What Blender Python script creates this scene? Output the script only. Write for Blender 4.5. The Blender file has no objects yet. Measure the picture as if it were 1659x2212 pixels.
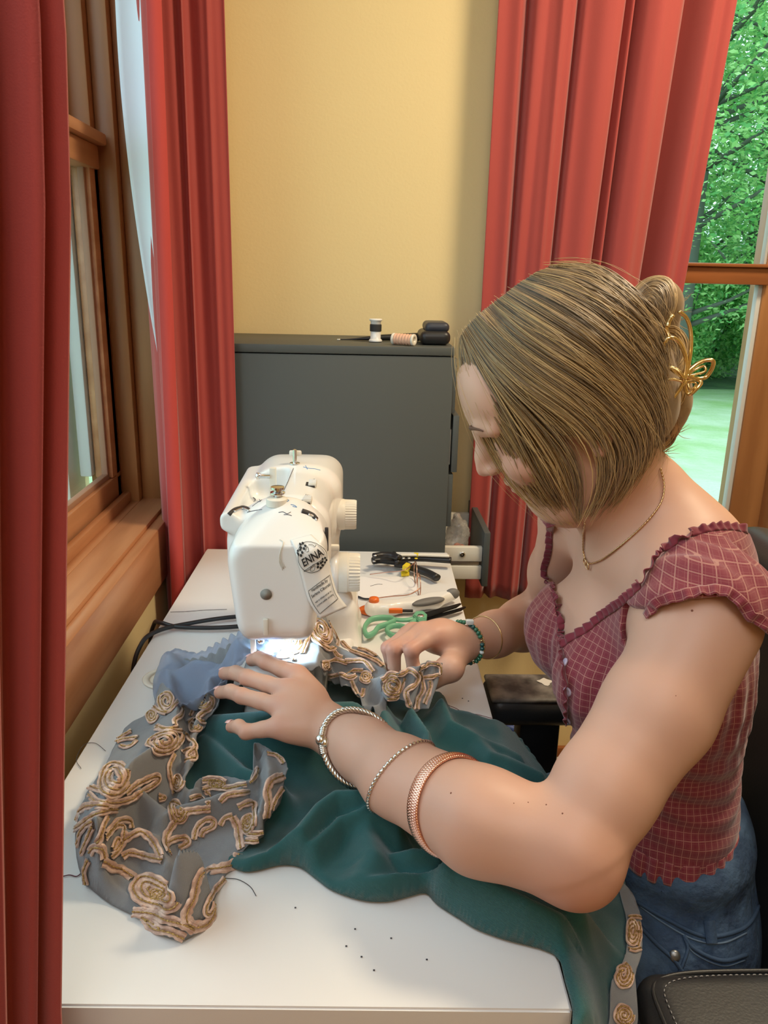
import bpy, bmesh, math, random
import numpy as np
from mathutils import Vector, Matrix
from mathutils.bvhtree import BVHTree
random.seed(7); rng = np.random.default_rng(7)
SC = bpy.context.scene
COL = bpy.context.collection

# ---------------------------------------------------------------- camera
FPX, CX, CY = 1719.0, 829.5, 1106.0
def _n(v): return v / np.linalg.norm(v)
_D = _n(np.array([775 - CX, 592 - CY, FPX])); _V = np.array([698 - CX, 6846 - CY, FPX])
_V = _n(_V - _D * (_V @ _D)); _X = np.cross(_V, _D)
RM = np.array([_X, _D, -_V])          # columns: camera right, down, forward in world axes
CAM = np.array([0.0, 0.0, 1.285])
cd = bpy.data.cameras.new('camera'); cam = bpy.data.objects.new('camera', cd); COL.objects.link(cam)
cd.sensor_fit = 'HORIZONTAL'; cd.sensor_width = 36; cd.lens = 36 * FPX / 1659; cd.clip_start = .02; cd.clip_end = 400
m = Matrix.Identity(4)
for r in range(3):
    m[r][0] = RM[r, 0]; m[r][1] = -RM[r, 1]; m[r][2] = -RM[r, 2]; m[r][3] = CAM[r]
cam.matrix_world = m; SC.camera = cam

# ---------------------------------------------------------------- light and exposure
SC.view_settings.view_transform = 'Standard'; SC.view_settings.look = 'None'
SC.view_settings.gamma = 1; SC.view_settings.exposure = 0.14
SC.view_settings.use_curve_mapping = False
W = bpy.data.worlds.new('sky'); SC.world = W; W.use_nodes = True
wn = W.node_tree.nodes; wl = W.node_tree.links
bgn = wn['Background']; bgn.inputs[0].default_value = (.72, .90, 1.0, 1); bgn.inputs[1].default_value = 2.3
def area(name, loc, target, size, power, color, sizey=None):
    l = bpy.data.lights.new(name, 'AREA'); l.energy = power; l.color = color; l.size = size
    if sizey: l.shape = 'RECTANGLE'; l.size_y = sizey
    o = bpy.data.objects.new(name, l); COL.objects.link(o); o.location = loc
    o.rotation_euler = (Vector(target) - Vector(loc)).to_track_quat('-Z', 'Y').to_euler()
    return o
area('ceiling_lamp_light', (.92, 1.05, 2.38), (.45, .95, 0), .34, 22, (1, .83, .58))
area('ceiling_lamp_light_back', (.2, -1.2, 2.38), (0, .6, .6), .5, 9, (1, .86, .66))
area('cool_fill_light', (-.25, -.15, 2.36), (-.12, .62, .75), .8, 15, (.74, .87, 1.0))  # added cool fill above the near desk, standing in for unseen daylight

# ---------------------------------------------------------------- helpers
def ray(px, py): return RM @ np.array([px - CX, py - CY, FPX])
def at(px, py, X=None, Y=None, Z=None):
    r = ray(px, py)
    t = (X - CAM[0]) / r[0] if X is not None else (Y - CAM[1]) / r[1] if Y is not None else (Z - CAM[2]) / r[2]
    return CAM + r * t
def ad(px, py, d): return CAM + ray(px, py) * (d / FPX)
def proj(P):
    c = (np.asarray(P) - CAM) @ RM
    return np.stack([CX + FPX * c[..., 0] / c[..., 2], CY + FPX * c[..., 1] / c[..., 2]], -1)

def mat(name, color, rough=.5, metal=0, **k):
    m = bpy.data.materials.new(name); m.use_nodes = True
    n = m.node_tree.nodes; l = m.node_tree.links; b = n['Principled BSDF']
    b.inputs['Base Color'].default_value = (*color, 1); b.inputs['Roughness'].default_value = rough; b.inputs['Metallic'].default_value = metal
    for q, v in k.items():
        if q in ('bump', 'bscale', 'var', 'vscale', 'stretch', 'dist'): continue
        b.inputs[q.replace('_', ' ')].default_value = v
    tc = n.new('ShaderNodeTexCoord'); mp = n.new('ShaderNodeMapping'); l.new(tc.outputs['Object'], mp.inputs[0])
    mp.inputs['Scale'].default_value = k.get('stretch', (1, 1, 1))
    if 'bump' in k:
        t = n.new('ShaderNodeTexNoise'); t.inputs['Scale'].default_value = k.get('bscale', 100); t.inputs['Detail'].default_value = 4
        l.new(mp.outputs[0], t.inputs['Vector'])
        bp = n.new('ShaderNodeBump'); bp.inputs['Strength'].default_value = k['bump']; bp.inputs['Distance'].default_value = k.get('dist', .002)
        l.new(t.outputs[0], bp.inputs['Height']); l.new(bp.outputs[0], b.inputs['Normal'])
    if 'var' in k:
        t = n.new('ShaderNodeTexNoise'); t.inputs['Scale'].default_value = k.get('vscale', 10); t.inputs['Detail'].default_value = 5
        l.new(mp.outputs[0], t.inputs['Vector'])
        mx = n.new('ShaderNodeMix'); mx.data_type = 'RGBA'
        mx.inputs[6].default_value = (*color, 1); mx.inputs[7].default_value = (*k['var'], 1)
        cr = n.new('ShaderNodeMapRange'); cr.inputs[1].default_value = .35; cr.inputs[2].default_value = .65
        l.new(t.outputs[0], cr.inputs[0]); l.new(cr.outputs[0], mx.inputs[0]); l.new(mx.outputs[2], b.inputs['Base Color'])
    return m
def srgb(r, g, b): return tuple(((c / 255 + .055) / 1.055) ** 2.4 if c > 10 else c / 255 / 12.92 for c in (r, g, b))

def tag(o, label=None, cat=None, group=None, kind=None):
    if label: o['label'] = label
    if cat: o['category'] = cat
    if group: o['group'] = group
    if kind: o['kind'] = kind
    return o
def empty(name, loc, label=None, cat=None, group=None):
    o = bpy.data.objects.new(name, None); COL.objects.link(o); o.location = loc; o.empty_display_size = .02
    return tag(o, label, cat, group)
def link(name, me, material, parent=None, smooth=True):
    o = bpy.data.objects.new(name, me); COL.objects.link(o)
    for mm in (material if isinstance(material, (list, tuple)) else [material]): me.materials.append(mm)
    if smooth: me.polygons.foreach_set('use_smooth', np.ones(len(me.polygons), bool))
    if parent is not None:
        o.parent = parent; o.matrix_parent_inverse = Matrix.Translation(-parent.location)
    return o
def meshnp(name, V, F, material, parent=None, smooth=True):
    me = bpy.data.meshes.new(name); V = np.asarray(V, np.float32)
    if isinstance(F, np.ndarray):
        n, q = F.shape
        me.vertices.add(len(V)); me.vertices.foreach_set('co', V.ravel())
        me.loops.add(n * q); me.loops.foreach_set('vertex_index', F.astype(np.int32).ravel())
        me.polygons.add(n); me.polygons.foreach_set('loop_start', np.arange(0, n * q, q, dtype=np.int32))
        me.update(calc_edges=True)
    else: me.from_pydata([tuple(map(float, v)) for v in V], [], F)
    return link(name, me, material, parent, smooth)
def obj(name, bm, material, parent=None, smooth=False, angle=None):
    me = bpy.data.meshes.new(name); bm.normal_update(); bm.to_mesh(me); bm.free()
    o = link(name, me, material, parent, smooth or angle is not None)
    if angle is not None:
        try: me.set_sharp_from_angle(angle=math.radians(angle))
        except Exception: pass
    return o
def box(bm, x0, x1, y0, y1, z0, z1, bev=0, seg=2, M=None):
    r = bmesh.ops.create_cube(bm, size=1)
    vs = r['verts']
    for v in vs: v.co = Vector(((x0 + x1) / 2 + v.co.x * (x1 - x0), (y0 + y1) / 2 + v.co.y * (y1 - y0), (z0 + z1) / 2 + v.co.z * (z1 - z0)))
    if bev:
        es = list({e for v in vs for e in v.link_edges})
        r = bmesh.ops.bevel(bm, geom=es, offset=bev, segments=seg, affect='EDGES', profile=.5)
        vs = list({v for f in r['faces'] for v in f.verts} | {v for v in vs if v.is_valid})
    if M is not None:
        for v in vs: v.co = M @ v.co
    return vs
def bx(name, dims, material, parent=None, bev=.002, M=None):
    bm = bmesh.new(); box(bm, *dims, bev=bev, M=M)
    return obj(name, bm, material, parent, angle=35)
def frames(P, up=None):
    P = np.asarray(P, float); T = np.gradient(P, axis=0); T /= np.linalg.norm(T, axis=1)[:, None] + 1e-12
    N = np.zeros_like(T); u = np.array(up if up is not None else (0, 0, 1.0))
    if abs(T[0] @ u) > .95: u = np.array((1.0, 0, 0))
    n = u - T[0] * (T[0] @ u); n /= np.linalg.norm(n)
    for i in range(len(P)):
        n = n - T[i] * (T[i] @ n); n /= np.linalg.norm(n) + 1e-12; N[i] = n
    return T, N, np.cross(T, N)
def tube_np(P, r, seg=8, closed=False):
    P = np.asarray(P, float); n = len(P); r = np.broadcast_to(np.asarray(r, float), (n,))
    T, N, B = frames(P); a = np.linspace(0, 2 * np.pi, seg, endpoint=False)
    V = (P[:, None] + r[:, None, None] * (np.cos(a)[None, :, None] * N[:, None] + np.sin(a)[None, :, None] * B[:, None])).reshape(-1, 3)
    F = []
    for i in range(n if closed else n - 1):
        for j in range(seg):
            i2 = (i + 1) % n; j2 = (j + 1) % seg
            F.append((i * seg + j, i2 * seg + j, i2 * seg + j2, i * seg + j2))
    if not closed:
        c0 = len(V); V = np.vstack([V, P[0], P[-1]])
        for j in range(seg):
            j2 = (j + 1) % seg
            F.append((c0, j, j2, j2)); F.append((c0 + 1, (n - 1) * seg + j2, (n - 1) * seg + j, (n - 1) * seg + j))
        F = [f[:3] if len(f) == 4 and f[2] == f[3] else f for f in F]
    return V, F
def tube(name, P, r, material, parent=None, seg=8, closed=False):
    V, F = tube_np(P, r, seg, closed); return meshnp(name, V, F, material, parent)
def catmull(P, n=8, closed=False):
    P = np.asarray(P, float)
    Q = np.vstack([P[-1], P, P[0], P[1]]) if closed else np.vstack([2 * P[0] - P[1], P, 2 * P[-1] - P[-2]])
    out = []
    for i in range(1, len(Q) - 2):
        for t in np.linspace(0, 1, n, endpoint=False):
            a, b, c, d = Q[i - 1:i + 3]
            out.append(.5 * ((2 * b) + (c - a) * t + (2 * a - 5 * b + 4 * c - d) * t * t + (3 * b - a - 3 * c + d) * t ** 3))
    if not closed: out.append(Q[-2])
    return np.array(out)
def resample(P, n):
    P = np.asarray(P, float); d = np.r_[0, np.cumsum(np.linalg.norm(np.diff(P, axis=0), axis=1))]
    s = np.linspace(0, d[-1], n); return np.stack([np.interp(s, d, P[:, k]) for k in range(P.shape[1])], 1)
def lathe(prof, seg=24, axis='Z'):
    prof = np.asarray(prof, float); a = np.linspace(0, 2 * np.pi, seg, endpoint=False)
    V = np.stack([prof[:, 0, None] * np.cos(a), prof[:, 0, None] * np.sin(a), np.repeat(prof[:, 1, None], seg, 1)], -1).reshape(-1, 3)
    if axis == 'X': V = V[:, [2, 0, 1]]
    if axis == 'Y': V = V[:, [1, 2, 0]]
    F = []
    for i in range(len(prof) - 1):
        for j in range(seg):
            j2 = (j + 1) % seg; F.append((i * seg + j, i * seg + j2, (i + 1) * seg + j2, (i + 1) * seg + j))
    F.append(tuple(range(seg))[::-1]); F.append(tuple((len(prof) - 1) * seg + j for j in range(seg)))
    return V, F
def merge(parts):
    V = []; F = []; o = 0
    for v, f in parts:
        V.append(np.asarray(v)); F += [tuple(int(i) + o for i in q) for q in f]; o += len(v)
    return np.vstack(V), F
def sharp(o, ang=35):
    try: o.data.set_sharp_from_angle(angle=math.radians(ang))
    except Exception: pass
    return o

# signed-distance modelling: smooth unions meshed with surface nets
class Field:
    def __init__(s, lo, hi, h):
        s.lo = np.array(lo, float); s.h = h; s.n = np.ceil((np.array(hi) - s.lo) / h).astype(int) + 1
        s.d = np.full(s.n, .05, np.float32)
        s.ax = [s.lo[i] + h * np.arange(s.n[i]) for i in range(3)]
    def sub(s, lo, hi):
        a = np.clip(np.floor((np.array(lo) - s.lo) / s.h).astype(int), 0, s.n); b = np.clip(np.ceil((np.array(hi) - s.lo) / s.h).astype(int) + 1, 0, s.n)
        sl = tuple(slice(a[i], b[i]) for i in range(3))
        P = np.stack(np.meshgrid(*[s.ax[i][sl[i]] for i in range(3)], indexing='ij'), -1)
        return sl, P
    def add(s, fn, lo, hi, k=.01):
        sl, P = s.sub(np.array(lo) - k - .012, np.array(hi) + k + .012)
        if P.size == 0: return
        d = fn(P).astype(np.float32); o = s.d[sl]
        if k > 0:
            hh = np.maximum(k - np.abs(o - d), 0) / k; s.d[sl] = np.minimum(o, d) - hh * hh * k * .25
        else: s.d[sl] = np.minimum(o, d)
    def cut(s, fn, lo, hi, k=.004):
        sl, P = s.sub(np.array(lo) - k - .012, np.array(hi) + k + .012)
        if P.size == 0: return
        d = -fn(P).astype(np.float32); o = s.d[sl]
        hh = np.maximum(k - np.abs(o - d), 0) / max(k, 1e-6); s.d[sl] = np.maximum(o, d) + hh * hh * k * .25
    def cone(s, a, b, ra, rb, k=.01):
        a = np.array(a, float); b = np.array(b, float); r = max(ra, rb); ab = b - a; L = ab @ ab + 1e-12
        def fn(P):
            t = np.clip(((P - a) @ ab) / L, 0, 1); return np.linalg.norm(P - a - t[..., None] * ab, axis=-1) - (ra + t * (rb - ra))
        s.add(fn, np.minimum(a, b) - r, np.maximum(a, b) + r, k)
    def chain(s, pts, rad, k=.01):
        for i in range(len(pts) - 1): s.cone(pts[i], pts[i + 1], rad[i], rad[i + 1], k)
    def ell(s, c, r, M=None, k=.01, cut=False):
        c = np.array(c, float); r = np.array(r, float); M = np.eye(3) if M is None else np.array(M)  # rows of M: local axes
        def fn(P):
            q = (P - c) @ M.T; k0 = np.linalg.norm(q / r, axis=-1); k1 = np.linalg.norm(q / r ** 2, axis=-1) + 1e-9; return k0 * (k0 - 1) / k1
        R = r.max(); (s.cut if cut else s.add)(fn, c - R, c + R, k)
    def rbox(s, c, hs, rad, M=None, k=.004, cut=False):
        c = np.array(c, float); hs = np.array(hs, float); M = np.eye(3) if M is None else np.array(M)
        def fn(P):
            q = np.abs((P - c) @ M.T) - (hs - rad); return np.linalg.norm(np.maximum(q, 0), axis=-1) + np.minimum(q.max(-1), 0) - rad
        R = np.linalg.norm(hs); (s.cut if cut else s.add)(fn, c - R, c + R, k)
    def mesh(s, smooth=0):
        d = s.d; ins = d < 0
        c = ins[:-1, :-1, :-1].astype(np.uint8)
        tot = np.zeros_like(c)
        for i in (0, 1):
            for j in (0, 1):
                for k in (0, 1):
                    tot += ins[i:i + c.shape[0], j:j + c.shape[1], k:k + c.shape[2]]
        act = (tot > 0) & (tot < 8); idx = np.full(act.shape, -1, np.int32); A = np.argwhere(act); idx[act] = np.arange(len(A))
        acc = np.zeros((len(A), 3)); cnt = np.zeros(len(A))
        cor = [(i, j, k) for i in (0, 1) for j in (0, 1) for k in (0, 1)]
        val = {q: d[A[:, 0] + q[0], A[:, 1] + q[1], A[:, 2] + q[2]] for q in cor}
        for q in cor:
            for ax in range(3):
                if q[ax] == 0:
                    q2 = list(q); q2[ax] = 1; q2 = tuple(q2); a = val[q]; b = val[q2]; mk = (a < 0) != (b < 0)
                    t = np.where(mk, a / np.where(mk, a - b, 1), 0); p = np.array(q, float)[None].repeat(len(A), 0); p[:, ax] += t
                    acc[mk] += p[mk]; cnt[mk] += 1
        V = s.lo + s.h * (A + acc / cnt[:, None])
        Q = []
        for ax in range(3):
            o1, o2 = [(1, 2), (2, 0), (0, 1)][ax]
            sl0 = [slice(None)] * 3; sl1 = [slice(None)] * 3; sl0[ax] = slice(0, -1); sl1[ax] = slice(1, None)
            a = ins[tuple(sl0)]; b = ins[tuple(sl1)]; E = np.argwhere(a != b)
            E = E[(E[:, o1] > 0) & (E[:, o2] > 0) & (E[:, o1] < s.n[o1] - 1) & (E[:, o2] < s.n[o2] - 1)]
            fl = a[E[:, 0], E[:, 1], E[:, 2]]
            def g(d1, d2):
                e = E.copy(); e[:, o1] -= d1; e[:, o2] -= d2; return idx[e[:, 0], e[:, 1], e[:, 2]]
            q = np.stack([g(1, 1), g(0, 1), g(0, 0), g(1, 0)], 1); q[~fl] = q[~fl][:, ::-1]; Q.append(q)
        Q = np.vstack(Q); Q = Q[(Q >= 0).all(1)]
        for _ in range(smooth): V = laplace(V, Q)
        return V, Q
def laplace(V, Q, lam=.5):
    for l in (lam, -lam * 1.04):
        S = np.zeros_like(V); n = np.zeros(len(V))
        for a, b in ((0, 1), (1, 2), (2, 3), (3, 0)):
            np.add.at(S, Q[:, a], V[Q[:, b]]); np.add.at(n, Q[:, a], 1); np.add.at(S, Q[:, b], V[Q[:, a]]); np.add.at(n, Q[:, b], 1)
        V = V + l * (S / np.maximum(n, 1)[:, None] - V)
    return V
def bvh(V, F): return BVHTree.FromPolygons([tuple(v) for v in V.tolist()], [tuple(f) for f in (F.tolist() if isinstance(F, np.ndarray) else F)])
def hit(B, px, py, off=0):
    r = ray(px, py); r = r / np.linalg.norm(r); q = B.ray_cast(Vector(CAM), Vector(r))
    if q[0] is None: return None
    n = np.array(q[1]); n = n if n @ r < 0 else -n
    return np.array(q[0]) + n * off, n
def polydist(P, poly):
    # signed distance (negative inside) of 2-D points to a polygon
    P = np.asarray(P, float); sh = P.shape[:-1]; P = P.reshape(-1, 2); poly = np.asarray(poly, float); D = np.full(len(P), 1e9); ins = np.zeros(len(P), bool); near = np.zeros_like(P)
    for i in range(len(poly)):
        a = poly[i]; b = poly[(i + 1) % len(poly)]; ab = b - a; t = np.clip(((P - a) @ ab) / (ab @ ab + 1e-12), 0, 1); q = a + t[:, None] * ab
        dd = np.linalg.norm(P - q, axis=1); m = dd < D; D[m] = dd[m]; near[m] = q[m]
        c = (a[1] > P[:, 1]) != (b[1] > P[:, 1]); xx = a[0] + (P[:, 1] - a[1]) * ab[0] / (ab[1] if abs(ab[1]) > 1e-12 else 1e-12)
        ins ^= c & (P[:, 0] < xx)
    return np.where(ins, -D, D).reshape(sh), near.reshape(*sh, 2)
def segdist(P, pl):
    # distance to an open polyline in plan and parameter along it
    D = np.full(P.shape[:-1], 1e9); T = np.zeros(P.shape[:-1]); pl = np.asarray(pl, float); n = len(pl) - 1
    for i in range(n):
        a = pl[i][:2]; ab = pl[i + 1][:2] - a; t = np.clip(((P - a) @ ab) / (ab @ ab + 1e-12), 0, 1); dd = np.linalg.norm(P - a - t[..., None] * ab, axis=-1)
        m = dd < D; D[m] = dd[m]; T[m] = (i + t[m])
    return D, T
def vnoise(P, s, seed=0):
    # smooth value noise in 2-D
    r = np.random.default_rng(seed); G = r.random((64, 64)); q = np.asarray(P) / s + 17.3; i = np.floor(q).astype(int); f = q - i; f = f * f * (3 - 2 * f)
    g = lambda a, b: G[(i[..., 0] + a) % 64, (i[..., 1] + b) % 64]
    return (g(0, 0) * (1 - f[..., 0]) + g(1, 0) * f[..., 0]) * (1 - f[..., 1]) + (g(0, 1) * (1 - f[..., 0]) + g(1, 1) * f[..., 0]) * f[..., 1] - .5
# ---------------------------------------------------------------- materials
M = {}
M['wall'] = mat('cream_wall_paint', srgb(238, 214, 160), .85, bump=.15, bscale=180)
M['wood'] = mat('pine_trim', srgb(176, 122, 74), .40, var=srgb(150, 98, 56), vscale=6, stretch=(3, 3, .35), bump=.08, bscale=30)
M['woodh'] = mat('daylit_pine_sill', srgb(204, 146, 104), .33, var=srgb(178, 118, 78), vscale=7, stretch=(4, .4, 4), bump=.08, bscale=30)  # pine lightened: daylight falling on the sill is put into its colour
M['woodx'] = mat('pine_rail', srgb(160, 96, 52), .42, var=srgb(134, 78, 42), vscale=7, stretch=(.4, 4, 4), bump=.06, bscale=30)
M['vinyl'] = mat('white_vinyl', srgb(225, 228, 228), .4)
M['floor'] = mat('beige_carpet', srgb(168, 152, 126), .95, bump=.6, bscale=500)
M['ceil'] = mat('white_ceiling', srgb(238, 232, 220), .9)
M['red'] = mat('red_curtain_cloth', srgb(168, 64, 58), .8, bump=.25, bscale=900, dist=.0008, Sheen_Weight=.35)
M['red2'] = mat('red_curtain_hem', srgb(196, 72, 66), .8, bump=.25, bscale=900, dist=.0008)
M['lining'] = mat('white_curtain_lining', srgb(215, 220, 230), .8)
M['cab'] = mat('dark_grey_lacquer', srgb(78, 82, 80), .5)
M['desk'] = mat('white_desk_top', srgb(228, 226, 224), .32)
M['white'] = mat('white_plastic', srgb(236, 234, 230), .3, Coat_Weight=.3)
M['white2'] = mat('ivory_plastic', srgb(228, 222, 208), .38)
M['chrome'] = mat('chrome', (.75, .75, .75), .18, 1)
M['black'] = mat('black_plastic', (.015, .015, .017), .4)
M['dark'] = mat('dark_recess', (.03, .025, .025), .6)
M['leather'] = mat('black_leather', (.022, .023, .025), .42, bump=.3, bscale=400, dist=.0006)
M['leatherworn'] = mat('worn_grey_leather', srgb(128, 122, 116), .6, var=srgb(66, 62, 60), vscale=40, bump=.3, bscale=400, dist=.0006)
def glassmat():
    m = bpy.data.materials.new('window_glass'); m.use_nodes = True; n = m.node_tree.nodes; l = m.node_tree.links; n.clear()
    o = n.new('ShaderNodeOutputMaterial'); t = n.new('ShaderNodeBsdfTransparent'); g = n.new('ShaderNodeBsdfGlossy'); g.inputs['Roughness'].default_value = .02
    lw = n.new('ShaderNodeLayerWeight'); lw.inputs[0].default_value = .5; pw = n.new('ShaderNodeMath'); pw.operation = 'POWER'; pw.inputs[1].default_value = 5; l.new(lw.outputs['Facing'], pw.inputs[0]); fr = n.new('ShaderNodeMath'); fr.operation = 'MULTIPLY'; fr.inputs[1].default_value = .5; l.new(pw.outputs[0], fr.inputs[0]); mx = n.new('ShaderNodeMixShader'); t.inputs[0].default_value = (.93, .97, .97, 1)
    l.new(fr.outputs[0], mx.inputs[0]); l.new(t.outputs[0], mx.inputs[1]); l.new(g.outputs[0], mx.inputs[2]); l.new(mx.outputs[0], o.inputs[0]); return m
M['glass'] = glassmat()

# ---------------------------------------------------------------- room shell
def struct(name, boxes, m, bev=0, parent=None):
    bm = bmesh.new()
    for b in boxes: box(bm, *b, bev=bev)
    o = obj(name, bm, m, parent, angle=35 if bev else None)
    if parent is None: o['kind'] = 'structure'
    return o
WX, FY = -.375, 1.83
RX, BY, CZ = 2.4, -2.2, 2.45
struct('floor', [(WX - .1, RX + .1, BY - .1, FY + .1, -.05, 0)], M['floor'])
struct('ceiling', [(WX - .1, RX + .1, BY - .1, FY + .1, CZ, CZ + .05)], M['ceil'])
# left window opening Y .25..1.58, Z .74..2.15 ; right window opening X .50...98, Z .42..2.15
struct('wall_left', [(WX - .13, WX, BY, .25, 0, CZ), (WX - .13, WX, 1.60, FY + .1, 0, CZ), (WX - .13, WX, .25, 1.60, 0, .735), (WX - .13, WX, .25, 1.60, 2.15, CZ)], M['wall'])
struct('wall_far', [(WX, .45, FY, FY + .13, 0, CZ), (1.02, RX, FY, FY + .13, 0, CZ), (.45, 1.02, FY, FY + .13, 0, .62), (.45, 1.02, FY, FY + .13, 2.15, CZ)], M['wall'])
struct('wall_right', [(RX, RX + .1, BY, FY + .13, 0, CZ)], M['wall'])
struct('wall_back', [(WX - .13, RX + .1, BY - .1, BY, 0, CZ)], M['wall'])
struct('baseboard_far', [(-.375, 2.4, FY - .014, FY, 0, .1)], M['woodx'], .003)

# left window: casing, stool, apron, sashes
w1 = struct('window_1', [(-.436, WX + .012, 1.58, 1.605, .83, 2.15), (-.47, -.436, 1.558, 1.605, .83, 2.15), (-.52, -.47, 1.535, 1.605, .80, 2.15),
                         (-.52, WX + .012, .22, .25, .83, 2.15), (-.52, WX + .012, .22, 1.60, 2.13, 2.16)], M['wood'], .003)
tag(w1, 'wooden double hung window in the left wall between the red curtains')
struct('casing', [(WX, WX + .016, 1.598, 1.66, .72, 2.2), (WX, WX + .016, .19, .25, .72, 2.2)], M['wood'], .003, w1)
struct('apron', [(-.3817, -.36, .2, 1.60, .722, .83)], M['woodh'], .003, w1)
struct('window_sill', [(-.4361, -.3817, .22, 1.60, .78, .8368), (-.4535, -.4366, .22, 1.60, .78, .8365)], M['woodh'], .0012, w1)
struct('window_stop', [(-.467, -.4535, .22, 1.60, .78, .8564)], M['woodh'], .002, w1)
lower = struct('lower_sash', [(-.505, -.470, .25, 1.56, .83, .895), (-.505, -.470, 1.512, 1.56, .895, 1.46)], M['woodh'], .004, w1)
struct('meeting_rail', [(-.505, -.462, .25, 1.545, 1.452, 1.492), (-.505, -.448, .25, 1.55, 1.492, 1.512)], M['woodh'], .004, w1)
struct('upper_sash', [(-.545, -.51, 1.49, 1.54, 1.49, 2.13), (-.545, -.51, .25, 1.54, 1.47, 1.52)], M['wood'], .003, w1)
struct('jamb_liner', [(-.53, -.507, 1.5, 1.545, .90, 2.13), (-.56, -.54, 1.47, 1.56, .86, 2.13), (-.60, -.575, 1.45, 1.56, .86, 2.13), (-.62, -.60, .22, 1.56, .80, .875)], M['vinyl'], .004, w1)
struct('glazing_bead', [(-.49, -.478, .25, 1.52, .893, .905), (-.49, -.478, 1.503, 1.514, .9, 1.455)], mat('weathered_bead', srgb(170, 130, 105), .6), .002, w1)
struct('glass_pane', [(-.494, -.490, .25, 1.515, .89, 1.46)], M['glass'], 0, w1)
struct('glass_pane', [(-.530, -.526, .25, 1.50, 1.5, 2.13)], M['glass'], 0, w1)
# exterior boards beside the left window
t4 = empty('siding', (-1.0, 1.64, -.35), 'pale exterior siding boards seen through the left window', 'siding'); t4['kind'] = 'structure'
for i in range(9):
    bx('siding_board', (-.66 - i * .11, -.66 - i * .11 + .095, 1.62 + .012 * (i % 2), 1.66, -.35, 2.6), M['vinyl'], t4, .008)

# right window in the far wall
w2 = struct('window_2', [(.924, 1.03, FY + .03, FY + .10, .62, 2.15), (.45, .50, FY + .03, FY + .10, .62, 2.15), (.45, 1.02, FY + .03, FY + .1, .60, .66), (.45, 1.02, FY + .03, FY + .1, 2.1, 2.15)], M['wood'], .004)
tag(w2, 'wooden window in the far wall looking out on green trees and a lawn')
struct('meeting_rail', [(.49, .93, FY + .012, FY + .07, 1.281, 1.318), (.49, .93, FY + .002, FY + .05, 1.318, 1.326)], M['woodx'], .003, w2)
struct('casing', [(1.0, 1.08, FY - .018, FY + .03, .56, 2.2), (.44, 1.08, FY - .018, FY, 2.15, 2.22), (.44, 1.08, FY - .018, FY, .555, .62), (.44, 1.04, FY - .03, FY + .06, .62, .64)], M['wood'], .003, w2)
struct('glazing_bead', [(.914, .925, FY + .035, FY + .055, .66, 1.281), (.918, .925, FY + .035, FY + .055, 1.326, 2.1)], mat('white_bead', srgb(196, 196, 190), .6), .002, w2)
struct('glass_pane', [(.49, .925, FY + .052, FY + .056, .66, 2.1)], M['glass'], 0, w2)

# ---------------------------------------------------------------- desk
dk = empty('desk', (-.06, .99, 0), 'white rectangular desk holding the sewing machine and the green cloth', 'desk')
bm = bmesh.new()
DC = [(.170, .468), (.1865, 1.512), (-.298, 1.520), (-.32, .479)]
vb = [bm.verts.new((x, y, z)) for z in (.70, .75) for x, y in DC]
for f in [(3, 2, 1, 0), (4, 5, 6, 7), (0, 1, 5, 4), (1, 2, 6, 5), (2, 3, 7, 6), (3, 0, 4, 7)]: bm.faces.new([vb[i] for i in f])
bmesh.ops.bevel(bm, geom=bm.edges[:], offset=.0018, segments=2, affect='EDGES')
obj('desk_top', bm, M['desk'], dk, angle=35)
bx('side_panel', (-.30, .150, .50, .52, 0, .699), M['desk'], dk)
bx('side_panel', (-.28, .165, 1.46, 1.48, 0, .699), M['desk'], dk)
bx('back_panel', (-.285, -.27, .52, 1.46, .35, .699), M['desk'], dk)
g = at(330, 1465, Z=.75)
V, F = lathe([(.021, .0005), (.030, .0005), (.031, .0022), (.029, .0032), (.022, .0030), (.0205, -.004), (.0205, .0003)], 40)
meshnp('cable_hole_ring', V + np.array([g[0] + .018, g[1] - .002, .75]), F, M['white2'], dk)

# ---------------------------------------------------------------- grey drawer cabinet
cb = empty('drawer_cabinet', (-.05, 1.69, 0), 'tall dark grey drawer cabinet against the cream wall behind the desk', 'cabinet')
CT = 1.153
bx('top_board', (-.285, .188, 1.555, 1.822, CT - .016, CT), M['cab'], cb, .0015)
bx('side_board', (-.283, .186, 1.557, 1.573, .02, CT - .018), M['cab'], cb, .001)
bx('side_board', (-.283, .186, 1.805, 1.821, .02, CT - .018), M['cab'], cb, .001)
bx('back_board', (-.283, -.27, 1.573, 1.805, .02, CT - .018), M['cab'], cb, .001)
bx('base', (-.27, .17, 1.575, 1.80, 0, .03), M['cab'], cb, .001)
zs = [.05, .19, .33, .47, .60]
for i, z in enumerate(zs): bx('drawer_front', (.187, .203, 1.557, 1.821, z, z + (.132 if i < 4 else .055)), M['cab'], cb, .001)
fronts = [(.79, .90, .196), (.905, 1.02, .203), (1.025, 1.132, .193)]
for z0, z1, x in fronts:
    d = bx('drawer_front', (x - .012, x, 1.560, 1.819, z0, z1), M['cab'], cb, .001)
    bx('drawer_box', (x - .06, x - .013, 1.575, 1.80, z0 + .012, z1 - .03), M['white2'], d, .001)
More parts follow.
